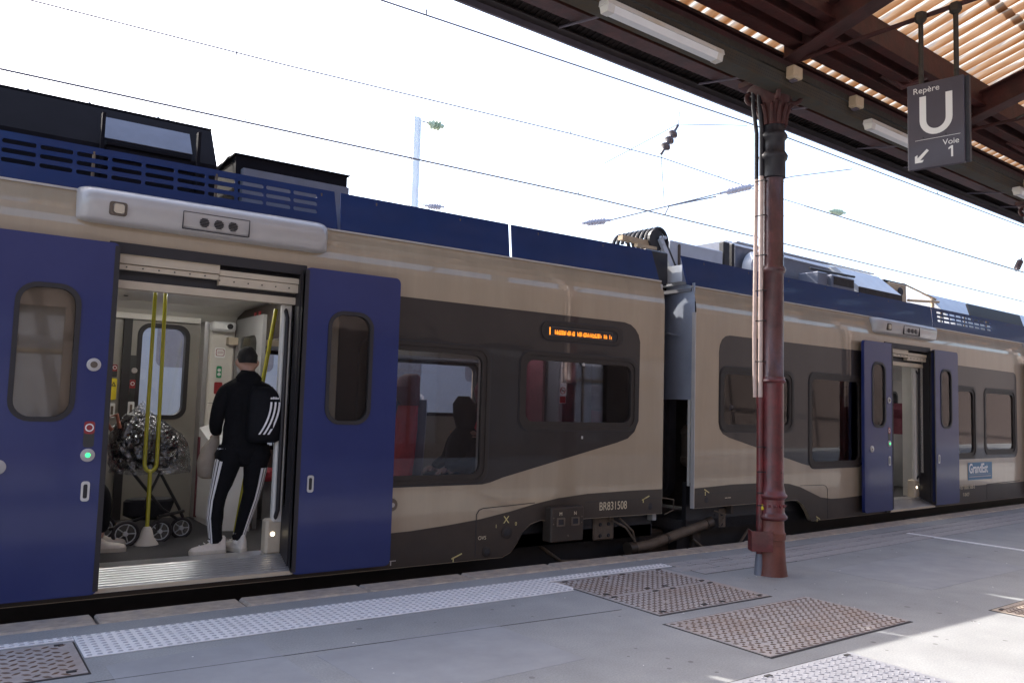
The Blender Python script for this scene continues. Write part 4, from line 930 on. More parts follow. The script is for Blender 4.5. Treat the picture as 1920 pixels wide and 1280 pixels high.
def shoe_mb(x, y, z, ang, L=.29):
    d = Vector((math.cos(ang), math.sin(ang), 0)); w = Vector((-d.y, d.x, 0)); b = MB(); s = MB()
    def sec(t_, hw, hz, zb): 
        c = Vector((x, y, z))+d*t_*L; P_ = []
        for k in range(10):
            a = PI*k/9; P_.append(c+w*hw*math.cos(a)+Vector((0, 0, zb+hz*math.sin(a))))
        return P_
    secs = [(-.28, .028, .10, .03), (-.24, .036, .115, .03), (-.1, .038, .115, .03), (.05, .040, .085, .03), (.25, .045, .05, .03), (.5, .048, .038, .03), (.64, .036, .028, .03), (.70, .018, .016, .03)]
    V = []; F = []
    for q in secs: V += sec(*q)
    for i in range(len(secs)-1):
        for j in range(9): F.append((i*10+j, i*10+j+1, (i+1)*10+j+1, (i+1)*10+j))
        F.append((i*10, (i+1)*10, (i+1)*10+9, i*10+9))
    F += [tuple(range(10)), tuple(range((len(secs)-1)*10, len(secs)*10))]
    b.add(V, F)
    pl = []
    for t_, hw in ((-.30, .02), (-.26, .038), (-.1, .04), (.1, .042), (.3, .048), (.5, .05), (.65, .038), (.72, .015)): pl.append((t_, hw))
    P_ = [Vector((x, y, z))+d*t_*L+w*hw for t_, hw in pl]+[Vector((x, y, z))+d*t_*L-w*hw for t_, hw in reversed(pl)]
    n = len(P_); s.add([p for p in P_]+[p+Vector((0, 0, .032)) for p in P_], [tuple(range(n)), tuple(range(n, 2*n))]+[(i, (i+1) % n, n+(i+1) % n, n+i) for i in range(n)])
    return b, s
man = thing('person', 'man in black tracksuit with white side stripes standing in the doorway, back turned', 'person', (2.13, 7.02, .25))
# local coordinates: x right of him, y forward (away)
def fingers(base, dirn, side):
    v = []; e = []
    return v, e
bv = [((0.05, 0, .93), .11), ((.05, 0, 1.06), .10), ((.05, .01, 1.22), .10), ((.05, .0, 1.36), .07), ((.055, .01, 1.47), .05), ((.05, .045, 1.53), .052), ((.045, .055, 1.60), (.075, .09)), ((.045, .055, 1.665), .055),
      ((-.09, .0, 1.35), .045), ((-.20, .0, 1.18), .036), ((-.155, .12, 1.02), .034), ((-.14, .2, .98), .03),
      ((.19, .0, 1.35), .045), ((.29, .02, 1.16), .036), ((.20, .2, 1.14), .034), ((.12, .28, 1.20), .03),
      ((-.05, .0, .84), .07), ((-.13, .01, .48), .04), ((-.14, .0, .12), .033),
      ((.15, .0, .84), .07), ((.13, .025, .48), .04), ((.052, .045, .12), .033),
      ((-.058, .035, 1.60), .019), ((.148, .035, 1.60), .019), ((.045, .15, 1.58), .012)]
be = [(0, 1), (1, 2), (2, 3), (3, 4), (4, 5), (5, 6), (6, 7), (3, 8), (8, 9), (9, 10), (10, 11), (3, 12), (12, 13), (13, 14), (14, 15), (0, 16), (16, 17), (17, 18), (0, 19), (19, 20), (20, 21), (6, 22), (6, 23), (6, 24)]
skinned(bv, be, 'body', 'skin', man)
def hand(parent, c, d, up_, name='hand'):
    d = Vector(d).normalized(); u_ = Vector(up_).normalized(); w = d.cross(u_).normalized(); c = Vector(c)
    v = [(c, .026), (c+d*.05, (.018, .032)), (c+d*.085, (.013, .034))]; e = [(0, 1), (1, 2)]
    for k, (o_, L) in enumerate(((-.028, .06), (-.010, .075), (.010, .07), (.027, .055))):
        i = len(v); v += [(c+d*.085+w*o_, .010), (c+d*(.085+L*.5)+w*o_-u_*.008, .009), (c+d*(.085+L*.8)+w*o_-u_*.035, .008)]; e += [(2, i), (i, i+1), (i+1, i+2)]
    i = len(v); v += [(c+d*.03+w*-.035, .011), (c+d*.07+w*-.05-u_*.015, .009)]; e += [(1, i), (i, i+1)]
    return skinned(v, e, name, 'skin', parent, 1)
hand(man, (-.14, .2, .98), (-.1, .8, -.3), (0, .3, 1)); hand(man, (.12, .28, 1.20), (-.4, .7, .5), (0, -.6, .8))
# hair cap
V = []; F = []; nu, nv = 20, 12
for i in range(nv+1):
    ph = PI*.60*i/nv
    for j in range(nu):
        th = 2*PI*j/nu; k = 1+.03*math.sin(th*7+i*2)+.02*math.sin(i*5+th*3)
        r_ = .098*k; zc = 1.0
        y_ = math.sin(th)*math.sin(ph)*r_*1.13; x_ = math.cos(th)*math.sin(ph)*r_*.87; z_ = math.cos(ph)*r_*1.12
        if y_ > 0 and ph > PI*.42: z_ = max(z_, .02)
        V.append((.045+x_, .055+y_, 1.632+z_))
for i in range(nv):
    for j in range(nu): F.append((i*nu+j, i*nu+(j+1) % nu, (i+1)*nu+(j+1) % nu, (i+1)*nu+j))
b = MB(); b.add(V, F); b.build('hair', 'hair', man, True, 60)
b = MB(); b.tube([(-.045, .05, 1.60), (-.04, .10, 1.58), (-.0, .155, 1.56)], .004, 6); b.loft([((.04, .14, 1.50), .05, .03, 0), ((.04, .155, 1.54), .062, .03, 0), ((.04, .15, 1.585), .06, .02, 0)], 10); b.build('face_mask', 'face_mask', man, True)
# jacket
b = MB()
b.loft([((.05, 0, .83), .165, .115, 0), ((.05, 0, .86), .185, .13, 0), ((.05, 0, .96), .18, .13, 0), ((.05, 0, 1.10), .175, .125, 0), ((.05, .0, 1.24), .195, .13, 0), ((.05, 0, 1.33), .215, .125, 0), ((.05, 0, 1.39), .205, .11, 0), ((.05, .0, 1.43), .15, .095, 0), ((.05, .005, 1.46), .10, .08, 0), ((.05, .015, 1.50), .068, .068, 0), ((.05, .02, 1.53), .062, .064, 0)], 24)
jk = b.build('jacket', 'black_cloth', man, True, 70)
skinned([((-.06, 0, 1.38), .07), ((-.13, 0, 1.35), .076), ((-.175, -.01, 1.20), .068), ((-.185, .03, 1.08), .062), ((-.175, .12, 1.03), .058), ((-.15, .19, .99), .05)], [(0, 1), (1, 2), (2, 3), (3, 4), (4, 5)], 'sleeve', 'black_cloth', man)
skinned([((.16, 0, 1.38), .07), ((.23, 0, 1.35), .076), ((.275, .0, 1.20), .068), ((.265, .08, 1.12), .062), ((.2, .2, 1.14), .055), ((.14, .26, 1.18), .046)], [(0, 1), (1, 2), (2, 3), (3, 4), (4, 5)], 'sleeve', 'black_cloth', man)
b = MB(); b.loft([((.05, -.05, 1.42), .10, .05, 0), ((.05, -.045, 1.47), .11, .055, 0), ((.05, -.02, 1.51), .08, .05, 0), ((.05, .0, 1.53), .05, .04, 0)], 14); b.build('hood', 'black_cloth', man, True, 70)
import bmesh
from mathutils import noise
def folds(o, amp, sc=(9, 9, 5), cuts=2):
    bm = bmesh.new(); bm.from_mesh(o.data)
    bmesh.ops.subdivide_edges(bm, edges=bm.edges, cuts=cuts, use_grid_fill=True, smooth=.6); bm.normal_update()
    for v in bm.verts:
        p = Vector((v.co.x*sc[0], v.co.y*sc[1], v.co.z*sc[2]))
        n_ = 1-abs(noise.noise(p+Vector((noise.noise(p*.5)*2, 0, 0))))*2.2
        v.co += v.normal*amp*(n_-.5)
    bm.to_mesh(o.data); bm.free()
    for p_ in o.data.polygons: p_.use_smooth = True
folds(jk, .012)
# trousers
L1 = [((-.045, 0, .90), .115), ((-.075, .0, .74), .108), ((-.115, .01, .56), .085), ((-.145, .005, .44), .068), ((-.155, .0, .30), .066), ((-.145, .0, .16), .052), ((-.14, .0, .09), .046)]
L2 = [((.145, 0, .90), .115), ((.15, .0, .74), .105), ((.14, .02, .56), .082), ((.125, .03, .44), .07), ((.09, .04, .30), .064), ((.06, .045, .16), .050), ((.05, .045, .09), .045)]
b = MB()
for L in (L1, L2): b.loft([(c, r*.96, r*1.05, 0) for c, r in L], 18)
b.loft([((.05, 0, .72), .06, .06, 0), ((.05, 0, .80), .17, .12, 0), ((.05, 0, .92), .17, .12, 0)], 20)
tr_ = b.build('trousers', 'black_cloth', man, True, 70)
folds(tr_, .009, (8, 8, 9), 1)
def stripes(L, a0, outw):
    for k in range(3):
        a = a0+k*.34
        V = []; F = []; pts = []
        for i in range(len(L)-1):
            for q in range(6):
                f_ = q/6; c = Vector(L[i][0]).lerp(Vector(L[i+1][0]), f_); r = L[i][1]*(1-f_)+L[i+1][1]*f_; pts.append((c, r))
        pts.append((Vector(L[-1][0]), L[-1][1]))
        for c, r in pts:
            for da in (-.12, .12):
                V.append(c+Vector((math.cos(a+da)*(r*.96+.008), math.sin(a+da)*(r*1.05+.008), 0)))
        for i in range(len(pts)-1): F.append((2*i, 2*i+1, 2*i+3, 2*i+2))
        b = MB(); b.add(V[2:], [tuple(x for x in f) for f in F[:-1]]); b.build('side_stripe', 'white_stripe', tr_, True)
stripes(L1[0:], math.radians(190), 1); stripes(L2[1:], math.radians(-65), 1)
for (x, y, a) in ((-.14, 0.0, math.radians(188)), (.05, .045, math.radians(118))):
    b, s = shoe_mb(x, y, 0, a); sh = b.build('shoe', 'white_shoe', man, True, 60); s.build('sole', 'shoe_sole', sh)
    d = Vector((math.cos(a), math.sin(a), 0)); w = Vector((-d.y, d.x, 0)); lb = MB()
    for k in range(4):
        c = Vector((x, y, .125-.018*k))+d*(.02+.035*k); lb.tube([c-w*.025, c+w*.025+Vector((0, 0, .0))], .004, 5)
    lb.build('laces', 'white_plastic', sh)
    b = MB(); b.loft([((x, y, .07), .05, .05, 0), ((x, y, .13), .045, .047, 0), ((x, y, .155), .046, .048, 0)], 14); b.build('shoe_collar', 'white_shoe', sh, True)
man.rotation_euler = (0, 0, math.radians(-8))
# backpack
bpk = thing('backpack', 'black backpack with three white stripes on the man\'s back', 'backpack', (2.13, 7.02, .25), math.radians(-8))
b = MB(); b.loft([((.17, -.17, .93), .10, .04, -.1), ((.17, -.18, .95), .135, .07, -.1), ((.175, -.19, 1.05), .145, .085, -.1), ((.175, -.18, 1.22), .14, .08, -.1), ((.165, -.15, 1.34), .12, .06, -.1), ((.155, -.12, 1.40), .08, .035, -.1)], 22); bk = b.build('bag_body', 'black_backpack_cloth', bpk, True, 60)
for k in range(3):
    V = []; F = []
    for i in range(13):
        f_ = i/12; z = 1.27-.27*f_; xx = .205+.036*k-.085*f_**2
        cy = -.185; ay = .086; ax = .143
        yy = cy-ay*math.sqrt(max(.02, 1-((xx-.175)/ax)**2))-.006
        V += [(xx-.008, yy, z), (xx+.008, yy-.0, z)]
    for i in range(12): F.append((2*i, 2*i+1, 2*i+3, 2*i+2))
    b = MB(); b.add(V, F); b.build('white_stripe', 'white_stripe', bk)
text('adidas', .028, 'brand_mark', 'white_stripe', bk, face_front(.195, -.283, 1.295), .0006, bold=.001)
b = MB(); b.tube([(.07, -.1, 1.36), (.06, .0, 1.44), (.07, .10, 1.36), (.08, .13, 1.2)], .014, 6); b.tube([(.27, -.04, .98), (.275, -.06, .90)], .006, 5); b.build('strap', 'black_backpack_cloth', bpk, True)
# beige bag in the left hand
b = MB(); b.loft([((-.20, .24, .60), .05, .05, 0), ((-.20, .24, .62), .085, .08, 0), ((-.205, .24, .74), .095, .085, .1), ((-.19, .235, .86), .075, .07, .2), ((-.16, .22, .95), .035, .035, .2), ((-.15, .21, 1.0), .02, .02, 0)], 16)
o = b.build('shoulder_bag', 'beige_cloth', None, True, 60); tag(o, 'beige cloth bag hanging from the left hand of the man in black', 'bag'); o.location = (2.13, 7.02, .25); o.rotation_euler = (0, 0, math.radians(-8))

# stroller
st = thing('stroller', 'dark stroller under a crinkled clear rain cover behind the yellow pole', 'stroller', (1.62, 8.0, .25))
for (x, y, w_) in ((.10, -.18, .09), (.32, -.02, .085), (-.32, .12, .1), (-.2, -.28, .1)):
    b = MB()
    prof = [(w_, -.02), (w_, .02)]
    b.tube([(x+w_*math.cos(a), y, w_+w_*math.sin(a)) for a in [2*PI*k/18 for k in range(19)]], .016, 8, False); wh = b.build('wheel', 'rubber_seal', st, True)
    b = MB(); b.lathe([(.02, -.02), (.02, .02)], (x, y, w_), 10, 'y')
    for k in range(5): a = 2*PI*k/5; b.tube([(x, y, w_), (x+w_*.9*math.cos(a), y, w_+w_*.9*math.sin(a))], .005, 4)
    b.tube([(x+w_*.83*math.cos(a), y, w_+w_*.83*math.sin(a)) for a in [2*PI*k/14 for k in range(15)]], .006, 5, False); b.build('rim', 'roof_unit_light', wh)
b = MB()
b.tube([(-.28, -.1, .78), (-.15, -.1, .62), (.12, -.12, .28), (.26, -.1, .18)], .014, 8)
b.tube([(.0, -.05, .66), (.10, -.05, .60), (.28, -.04, .28), (.33, -.02, .18)], .014, 8)
b.tube([(.10, -.05, .60), (-.02, -.1, .34), (.0, -.16, .2)], .013, 8)
b.tube([(.08, -.18, .22), (.33, -.03, .24)], .015, 8); b.tube([(.08, -.18, .22), (.08, -.18, .1)], .016, 8)
b.tube([(-.3, -.1, .12), (.0, -.2, .24)], .014, 8)
fr = b.build('stroller_frame', 'black_metal', st, True)
b = MB(); b.loft([((.02, .02, .18), .12, .09, 0), ((.02, .02, .22), .20, .13, 0), ((.04, .02, .34), .22, .14, 0), ((.04, .02, .36), .20, .12, 0)], 16); b.build('shopping_basket', 'stroller_fabric', st, True)
b = MB(); b.loft([((-.02, .0, .64), .20, .12, 0), ((-.02, .0, .72), .28, .18, 0), ((-.03, .0, .86), .29, .19, 0), ((-.06, .0, 1.02), .24, .17, 0), ((-.08, 0, 1.11), .13, .11, 0)], 18); b.build('seat_hood', 'stroller_fabric', st, True)
b = MB(); b.tube([(-.33, -.1, .98), (-.40, -.1, 1.08), (-.30, -.1, 1.12), (-.27, -.1, 1.0)], .018, 8); b.build('handle', 'handle_leather', st, True)
# crumpled cover surface
random.seed(9)
V = []; F = []; nu, nv = 30, 14
for i in range(nv+1):
    v_ = i/nv
    for j in range(nu):
        th = 2*PI*j/nu
        rx = .33*math.sin(PI*.5*min(1, v_*1.7+.05)); ry = .22*math.sin(PI*.5*min(1, v_*1.7+.05))
        if v_ > .6: rx *= 1-.12*(v_-.6)
        k = 1+random.uniform(-.035, .035); z = 1.18-.58*v_+.06*math.cos(th+2.6)*(1-v_)+random.uniform(-.008, .008)
        V.append((.0-.05*(1-v_)+rx*k*math.cos(th)+(.06*v_ if math.cos(th) > 0 else 0), ry*k*math.sin(th), z))
for i in range(nv):
    for j in range(nu): F.append((i*nu+j, i*nu+(j+1) % nu, (i+1)*nu+(j+1) % nu, (i+1)*nu+j))
b = MB(); b.add(V, F); b.build('rain_cover', 'rain_cover', st)

# seated person beside the door (legs seen)
sp_ = thing('person', 'person in dark trousers and white shoes sitting left of the yellow pole', 'person', (.72, 7.62, .25))
sv = [((0, 0, .52), .12), ((-.02, 0, .68), .12), ((-.04, 0, .88), .125), ((-.04, 0, 1.02), .08), ((-.03, 0, 1.08), .05), ((-.01, 0, 1.20), (.075, .09)), ((-.01, 0, 1.27), .05),
      ((-.04, -.19, .98), .05), ((.02, -.22, .74), .04), ((.24, -.14, .62), .03), ((-.04, .19, .98), .05), ((.02, .22, .74), .04), ((.24, .14, .62), .03),
      ((.1, -.10, .52), .085), ((.44, -.12, .52), .065), ((.46, -.12, .1), .04), ((.1, .10, .52), .085), ((.44, .13, .52), .065), ((.50, .13, .1), .04)]
skinned(sv, [(0, 1), (1, 2), (2, 3), (3, 4), (4, 5), (5, 6), (3, 7), (7, 8), (8, 9), (3, 10), (10, 11), (11, 12), (0, 13), (13, 14), (14, 15), (0, 16), (16, 17), (17, 18)], 'body', 'skin', sp_)
b = MB(); b.loft([((0, 0, .46), .17, .19, 0), ((-.01, 0, .62), .15, .18, 0), ((-.03, 0, .85), .15, .21, 0), ((-.04, 0, .99), .12, .2, 0), ((-.04, 0, 1.05), .07, .08, 0)], 18); b.build('coat', 'black_cloth', sp_, True, 60)
for s_ in (-1, 1):
    skinned([((.02, .11*s_, .52), .11), ((.40, .12*s_, .53), .095), ((.46, .125*s_, .46), .095), ((.47+.01*s_, .125*s_, .14), .075)], [(0, 1), (1, 2), (2, 3)], 'trouser_leg', 'black_cloth', sp_)
    skinned([((-.04, .18*s_, .98), .075), ((.02, .23*s_, .74), .06), ((.24, .14*s_, .63), .045)], [(0, 1), (1, 2)], 'sleeve', 'black_cloth', sp_)
    b, s = shoe_mb(.48+.02*s_, .125*s_, 0, -.1+.05*s_); q = b.build('shoe', 'white_shoe', sp_, True, 60); s.build('sole', 'shoe_sole', q)
    hand(sp_, (.24, .14*s_, .62), (.9, 0, -.2), (0, 0, 1))
b = MB(); b.loft([((-.03, 0, 1.14), .07, .07, 0), ((-.03, 0, 1.20), .10, .09, 0), ((-.02, 0, 1.28), .10, .085, 0), ((-.01, 0, 1.33), .05, .045, 0)], 14); b.build('hair', 'hair', sp_, True)
# passenger behind the big window
ps = thing('person', 'dark haired passenger seated behind the large window, seen in silhouette', 'person', (4.42, 7.12, .25))
def flip(p): return (-p[0], p[1], p[2])
skinned([((flip(v)), r) for v, r in sv], [(0, 1), (1, 2), (2, 3), (3, 4), (4, 5), (5, 6), (3, 7), (7, 8), (8, 9), (3, 10), (10, 11), (11, 12), (0, 13), (13, 14), (14, 15), (0, 16), (16, 17), (17, 18)], 'body', 'skin', ps)
b = MB(); b.loft([((0, 0, .46), .17, .2, 0), ((.01, 0, .62), .16, .2, 0), ((.03, 0, .85), .16, .24, 0), ((.04, 0, .99), .12, .22, 0), ((.04, 0, 1.08), .07, .08, 0)], 18); b.build('coat', 'black_cloth', ps, True, 60)
b = MB(); b.loft([((.04, 0, 1.05), .09, .10, 0), ((.04, 0, 1.18), .13, .13, 0), ((.02, 0, 1.30), .12, .12, 0), ((.01, 0, 1.38), .06, .06, 0)], 16); b.build('hair', 'hair', ps, True)
for s_ in (-1, 1):
    skinned([((-.02, .11*s_, .52), .11), ((-.40, .12*s_, .53), .09), ((-.46, .125*s_, .46), .085), ((-.47, .125*s_, .10), .06)], [(0, 1), (1, 2), (2, 3)], 'trouser_leg', 'black_cloth', ps)
    skinned([((.04, .19*s_, .98), .08), ((-.02, .24*s_, .74), .065), ((-.24, .14*s_, .65), .05)], [(0, 1), (1, 2)], 'sleeve', 'black_cloth', ps)
    hand(ps, (-.24, .14*s_, .65), (-.9, 0, -.2), (0, 0, 1))

# ------------------------------------------------------------------ column
CX, CY = 6.70, 5.05
colm = thing('cast_iron_column', 'red cast iron column holding up the canopy, pipes on its left side', 'column', (CX, CY, 0), 0, 'canopy columns')
b = MB(); b.lathe([(.150, 0), (.145, .02), (.132, .12), (.122, .30), (.120, .335), (.130, .34), (.130, .40), (.118, .41), (.112, .52)], (0, 0, 0), 32); b.build('column_base', 'column_base_paint', colm, True, 50)
b = MB(); b.lathe([(.112, .52), (.128, .525), (.145, .54), (.145, .56), (.128, .575), (.118, .60), (.116, .72), (.128, .73), (.142, .745), (.142, .762), (.125, .78), (.118, .82), (.110, .86),
                   (.108, 1.84), (.118, 1.845), (.128, 1.86), (.118, 1.88), (.118, 1.90)], (0, 0, 0), 32); b.build('shaft', 'column_red_paint', colm, True, 50)
b = MB(); b.lathe([(.117, 1.895), (.106, 1.91), (.104, 2.92), (.114, 2.93), (.126, 2.96), (.114, 2.99), (.103, 3.0), (.10, 3.9)], (0, 0, 0), 32); b.build('shaft', 'column_upper_shaded', colm, True, 50)
# studs ring between the mouldings
b = MB()
for k in range(14):
    a = 2*PI*k/14; b.lathe([(.016, 0), (.012, .012), (.0, .018)], (0, 0, 0), 6)
    Mx = Matrix.Translation((.117*math.cos(a), .117*math.sin(a), .66)) @ Matrix.Rotation(a, 4, 'Z') @ Matrix.Rotation(PI/2, 4, 'Y')
    V = b.v[-18:]; b.v[-18:] = [tuple(Mx @ Vector(p)) for p in V]
b.build('rosettes', 'column_red_paint', colm, True)
b = MB(); b.lathe([(.10, 3.88), (.118, 3.89), (.118, 4.06), (.135, 4.075), (.142, 4.11), (.125, 4.14), (.112, 4.16), (.112, 4.27), (.128, 4.285), (.138, 4.315), (.125, 4.34), (.11, 4.355), (.108, 4.42)], (0, 0, 0), 32); b.build('neck_band', 'column_band_black', colm, True, 50)
b = MB(); b.lathe([(.108, 4.42), (.115, 4.50), (.13, 4.60), (.17, 4.70), (.24, 4.78), (.26, 4.80), (.27, 4.845)], (0, 0, 0), 32); cp = b.build('capital', 'canopy_steel', colm, True, 50)
for k in range(4):
    a = PI/4+k*PI/2+.045
    V = []
    pts = []
    for q in range(26):
        t_ = q/25*2*PI*1.35; r_ = .085*(1-.62*q/25); pts.append((.21+r_*math.cos(t_+PI/2)*1.0, .0, 4.72+r_*math.sin(t_+PI/2)))
    pts = [(.10, 0, 4.52), (.15, 0, 4.66), (.17, 0, 4.78)]+pts
    Mz = Matrix.Rotation(a, 4, 'Z')
    b = MB(); b.tube([Mz @ Vector(p) for p in pts], .024, 8); b.build('volute', 'canopy_steel', cp, True)
b = MB()
for k in range(12):
    a = 2*PI*k/12
    b.tube([(.11*math.cos(a), .11*math.sin(a), 4.42), (.125*math.cos(a), .125*math.sin(a), 4.52), (.165*math.cos(a), .165*math.sin(a), 4.62), (.19*math.cos(a), .19*math.sin(a), 4.60)], [.025, .022, .018, .012], 6)
b.build('leaf_ornament', 'canopy_steel', cp, True)
b = MB(); b.box(-.30, .30, -.20, .20, 4.80, 4.85); b.build('abacus', 'canopy_steel', cp)
lf = Vector((-.6, .8, 0))
p1 = lf*.165+Vector((-.02, -.02, 0)); p2 = lf*.125+Vector((-.045, -.05, 0))
b = MB(); b.tube([(p1.x, p1.y, 1.70), (p1.x-.01, p1.y, 1.95), (p1.x-.015, p1.y, 2.3), (p1.x, p1.y, 3.88)], .021, 10); b.build('conduit_pipe', 'conduit_pale', colm, True)
b = MB(); b.tube([(p1.x, p1.y, 3.88), (p1.x, p1.y, 4.35), (p1.x-.05, p1.y, 4.6), (p1.x-.06, p1.y, 4.84)], .022, 10); b.build('cable', 'column_band_black', colm, True)  # conduit carried on upwards, canopy shade painted as black
b = MB(); b.tube([(p2.x, p2.y, 1.66), (p2.x, p2.y, 3.9)], .023, 10); b.build('conduit_pipe', 'conduit_pale', colm, True)
b = MB(); b.tube([(p2.x, p2.y, 3.9), (p2.x, p2.y, 4.4), (p2.x-.04, p2.y, 4.65), (p2.x-.04, p2.y, 4.84)], .024, 10); b.build('cable', 'column_band_black', colm, True)  # upper run of the second conduit, black stands in for shade
b = MB(); b.tube([(p2.x, p2.y, .0), (p2.x, p2.y, 1.70)], .034, 12); b.tube([(p2.x, p2.y, 1.64), (p2.x, p2.y, 1.70)], .038, 12); b.build('downpipe', 'column_red_paint', colm, True)
b = MB(); b.lathe([(.05, 0), (.045, .10), (.036, .2)], (p2.x, p2.y, 0), 14); b.build('pipe_shoe', 'roof_unit_grey', colm, True)
b = MB()
for z in (1.22, .98, .78, .66, 2.05, 2.45, 2.75, 3.1, 3.5, 3.85): b.tube([(p1.x-.02*(z > 1.7), p1.y, z), (p2.x-.02, p2.y-.03, z), (.05, -.09, z)] if z > 1.7 else [(p2.x-.045, p2.y, z), (p2.x, p2.y-.045, z), (.0, -.11, z)], .006, 5)
b.build('pipe_clamps', 'column_band_black', colm)
b = MB(); b.lathe([(.013, 0), (.016, .015), (.012, .05), (.0, .055)], (p2.x, p2.y-.03, .62), 8); b.build('brass_tap', 'sticker_yellow', colm, True)
# U-shaped guard around the pipe
b = MB()
Mg = Matrix.Translation((p2.x-.02, p2.y-.02, 0)) @ Matrix.Rotation(math.radians(-37), 4, 'Z')
b.plate([(-.10, -.085), (.10, -.085), (.10, .06), (.088, .06), (.088, -.073), (-.088, -.073), (-.088, .06), (-.10, .06)], [], .235, .425, mp=lambda u, v, d: tuple(Mg @ Vector((u, v, d)))); b.build('pipe_guard', 'column_red_paint', colm)
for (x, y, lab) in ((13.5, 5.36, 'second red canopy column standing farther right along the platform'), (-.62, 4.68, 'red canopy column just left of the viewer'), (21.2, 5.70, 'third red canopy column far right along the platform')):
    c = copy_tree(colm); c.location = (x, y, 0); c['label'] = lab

# ------------------------------------------------------------------ canopy
O3 = Vector((6.67, 5.0, 0)); D3 = .045
can = thing('platform_canopy', 'old iron platform canopy with rusty beams and orange translucent corrugated roof', 'canopy', O3, D3)
SL = .27
def rz_(t_): return 5.16+SL*(1.05-t_)    # roof underside height at t
SX0, SX1 = -9.5, 60
def lbeam(name, t0, t1, z0, z1, m_='canopy_steel', x0=SX0, x1=SX1):
    b = MB(); b.box(x0, x1, t0, t1, z0, z1); return b.build(name, m_, can)
lbeam('edge_fascia', 1.03, 1.06, 5.04, 5.30, 'canopy_fascia'); lbeam('edge_angle', .93, 1.029, 5.10, 5.115, 'canopy_dark_sheet')
b = MB()
i = 0; x = SX0   # outer dark soffit, finely ribbed
b.add([(SX0, 1.03, rz_(1.03)-.01), (SX1, 1.03, rz_(1.03)-.01), (SX1, .22, rz_(.22)-.01), (SX0, .22, rz_(.22)-.01)], [(0, 1, 2, 3)])
b.build('soffit_sheet', 'canopy_dark_sheet', can)
b = MB(); x = -5
while x < 13: b.box(x, x+.012, .25, 1.02, 0, .02, Matrix.Translation((0, 0, 0))); x += .07
for i in range(len(b.v)):
    vx, vy, vz = b.v[i]; b.v[i] = (vx, vy, rz_(vy)-.03+vz)
b.build('soffit_ribs', 'canopy_dark_sheet', can)['kind'] = 'stuff'
lbeam('purlin', .62, .68, 5.10, 5.24); lbeam('purlin', .56, .74, 5.085, 5.10)
# main girder: two flanges and a web
lbeam('girder_flange', -.02, .16, 4.85, 4.87); lbeam('girder_web', .06, .075, 4.871, 5.13); lbeam('girder_flange', -.05, .19, 5.131, 5.15)
lbeam('girder_angle', -.19, -.17, 4.90, 4.99)
# cable tray on the camera side
tr2 = thing('cable_tray', 'grey perforated cable tray running along the girder under the canopy', 'cable tray', O3, D3)
b = MB(); b.box(SX0, SX1, -.225, -.215, 4.70, 4.83); b.build('tray_side', 'cable_tray_metal', tr2)
b = MB(); b.box(SX0, SX1, -.215, -.05, 4.70, 4.706); b.build('tray_bottom', 'cable_tray_metal', tr2)
b = MB(); x = -4.5
while x < 9:
    for z in (4.725, 4.755, 4.785): b.box(x+(.012 if z == 4.755 else 0), x+.014+(.012 if z == 4.755 else 0), -.2265, -.2255, z, z+.01)
    x += .032
b.build('perforations', 'joint_dark', tr2)['kind'] = 'stuff'
b = MB(); b.box(SX0, SX1, -.24, -.20, 4.84, 4.90); b.build('cable_bundle', 'header_dark' if 0 else 'roof_unit_beige', tr2) if 0 else b.build('cable_bundle', 'rod_metal', tr2)
def jbox(s_, lab):
    o = MB().bbox(-.075, .075, -.06, .04, -.06, .06, .012).build('junction_box', 'junction_box_cream')
    p = O3+Vector((math.cos(D3)*s_-math.sin(D3)*-.27, math.sin(D3)*s_+math.cos(D3)*-.27, 4.83)); o.location = p; o.rotation_euler = (0, 0, D3); tag(o, lab, 'junction box', 'junction boxes along the cable tray')
    b = MB(); b.box(-.03, .03, -.03, .03, -.075, -.058); b.build('cable_gland', 'canopy_fascia', o)
jbox(-.11, 'cream junction box on the cable tray directly above the red column'); jbox(1.02, 'small cream junction box between the column and the hanging sign'); jbox(5.55, 'cream junction box on the tray right of the hanging sign')
def lamp(s0, s1, lab):
    p = O3+Vector((math.cos(D3)*s0+math.sin(D3)*.29, math.sin(D3)*s0-math.cos(D3)*.29, 0))
    t_ = thing('fluorescent_lamp', lab, 'lamp', p, D3, 'tube lamps under the canopy')
    L = s1-s0
    b = MB(); b.plate([(-.05, 4.655), (.05, 4.655), (.035, 4.60), (-.035, 4.60)], [], 0, L, mp=lambda u, v, d: (d, u, v)); b.build('lamp_diffuser', 'white_plastic', t_)
    b = MB(); b.plate([(-.055, 4.656), (.055, 4.656), (.045, 4.70), (-.045, 4.70)], [], -.01, L+.01, mp=lambda u, v, d: (d, u, v)); b.build('lamp_housing', 'lamp_housing', t_)
    for q in (0, L-.07): b = MB(); b.plate([(-.052, 4.657), (.052, 4.657), (.038, 4.596), (-.038, 4.596)], [], q, q+.07, mp=lambda u, v, d: (d-.002, u, v)); b.build('end_cap', 'lamp_housing', t_)
lamp(-2.67, -1.27, 'long white tube lamp under the canopy left of the column'); lamp(1.24, 2.6, 'white tube lamp partly hidden behind the hanging sign'); lamp(5.1, 6.5, 'white tube lamp cut off by the right edge of the photo')
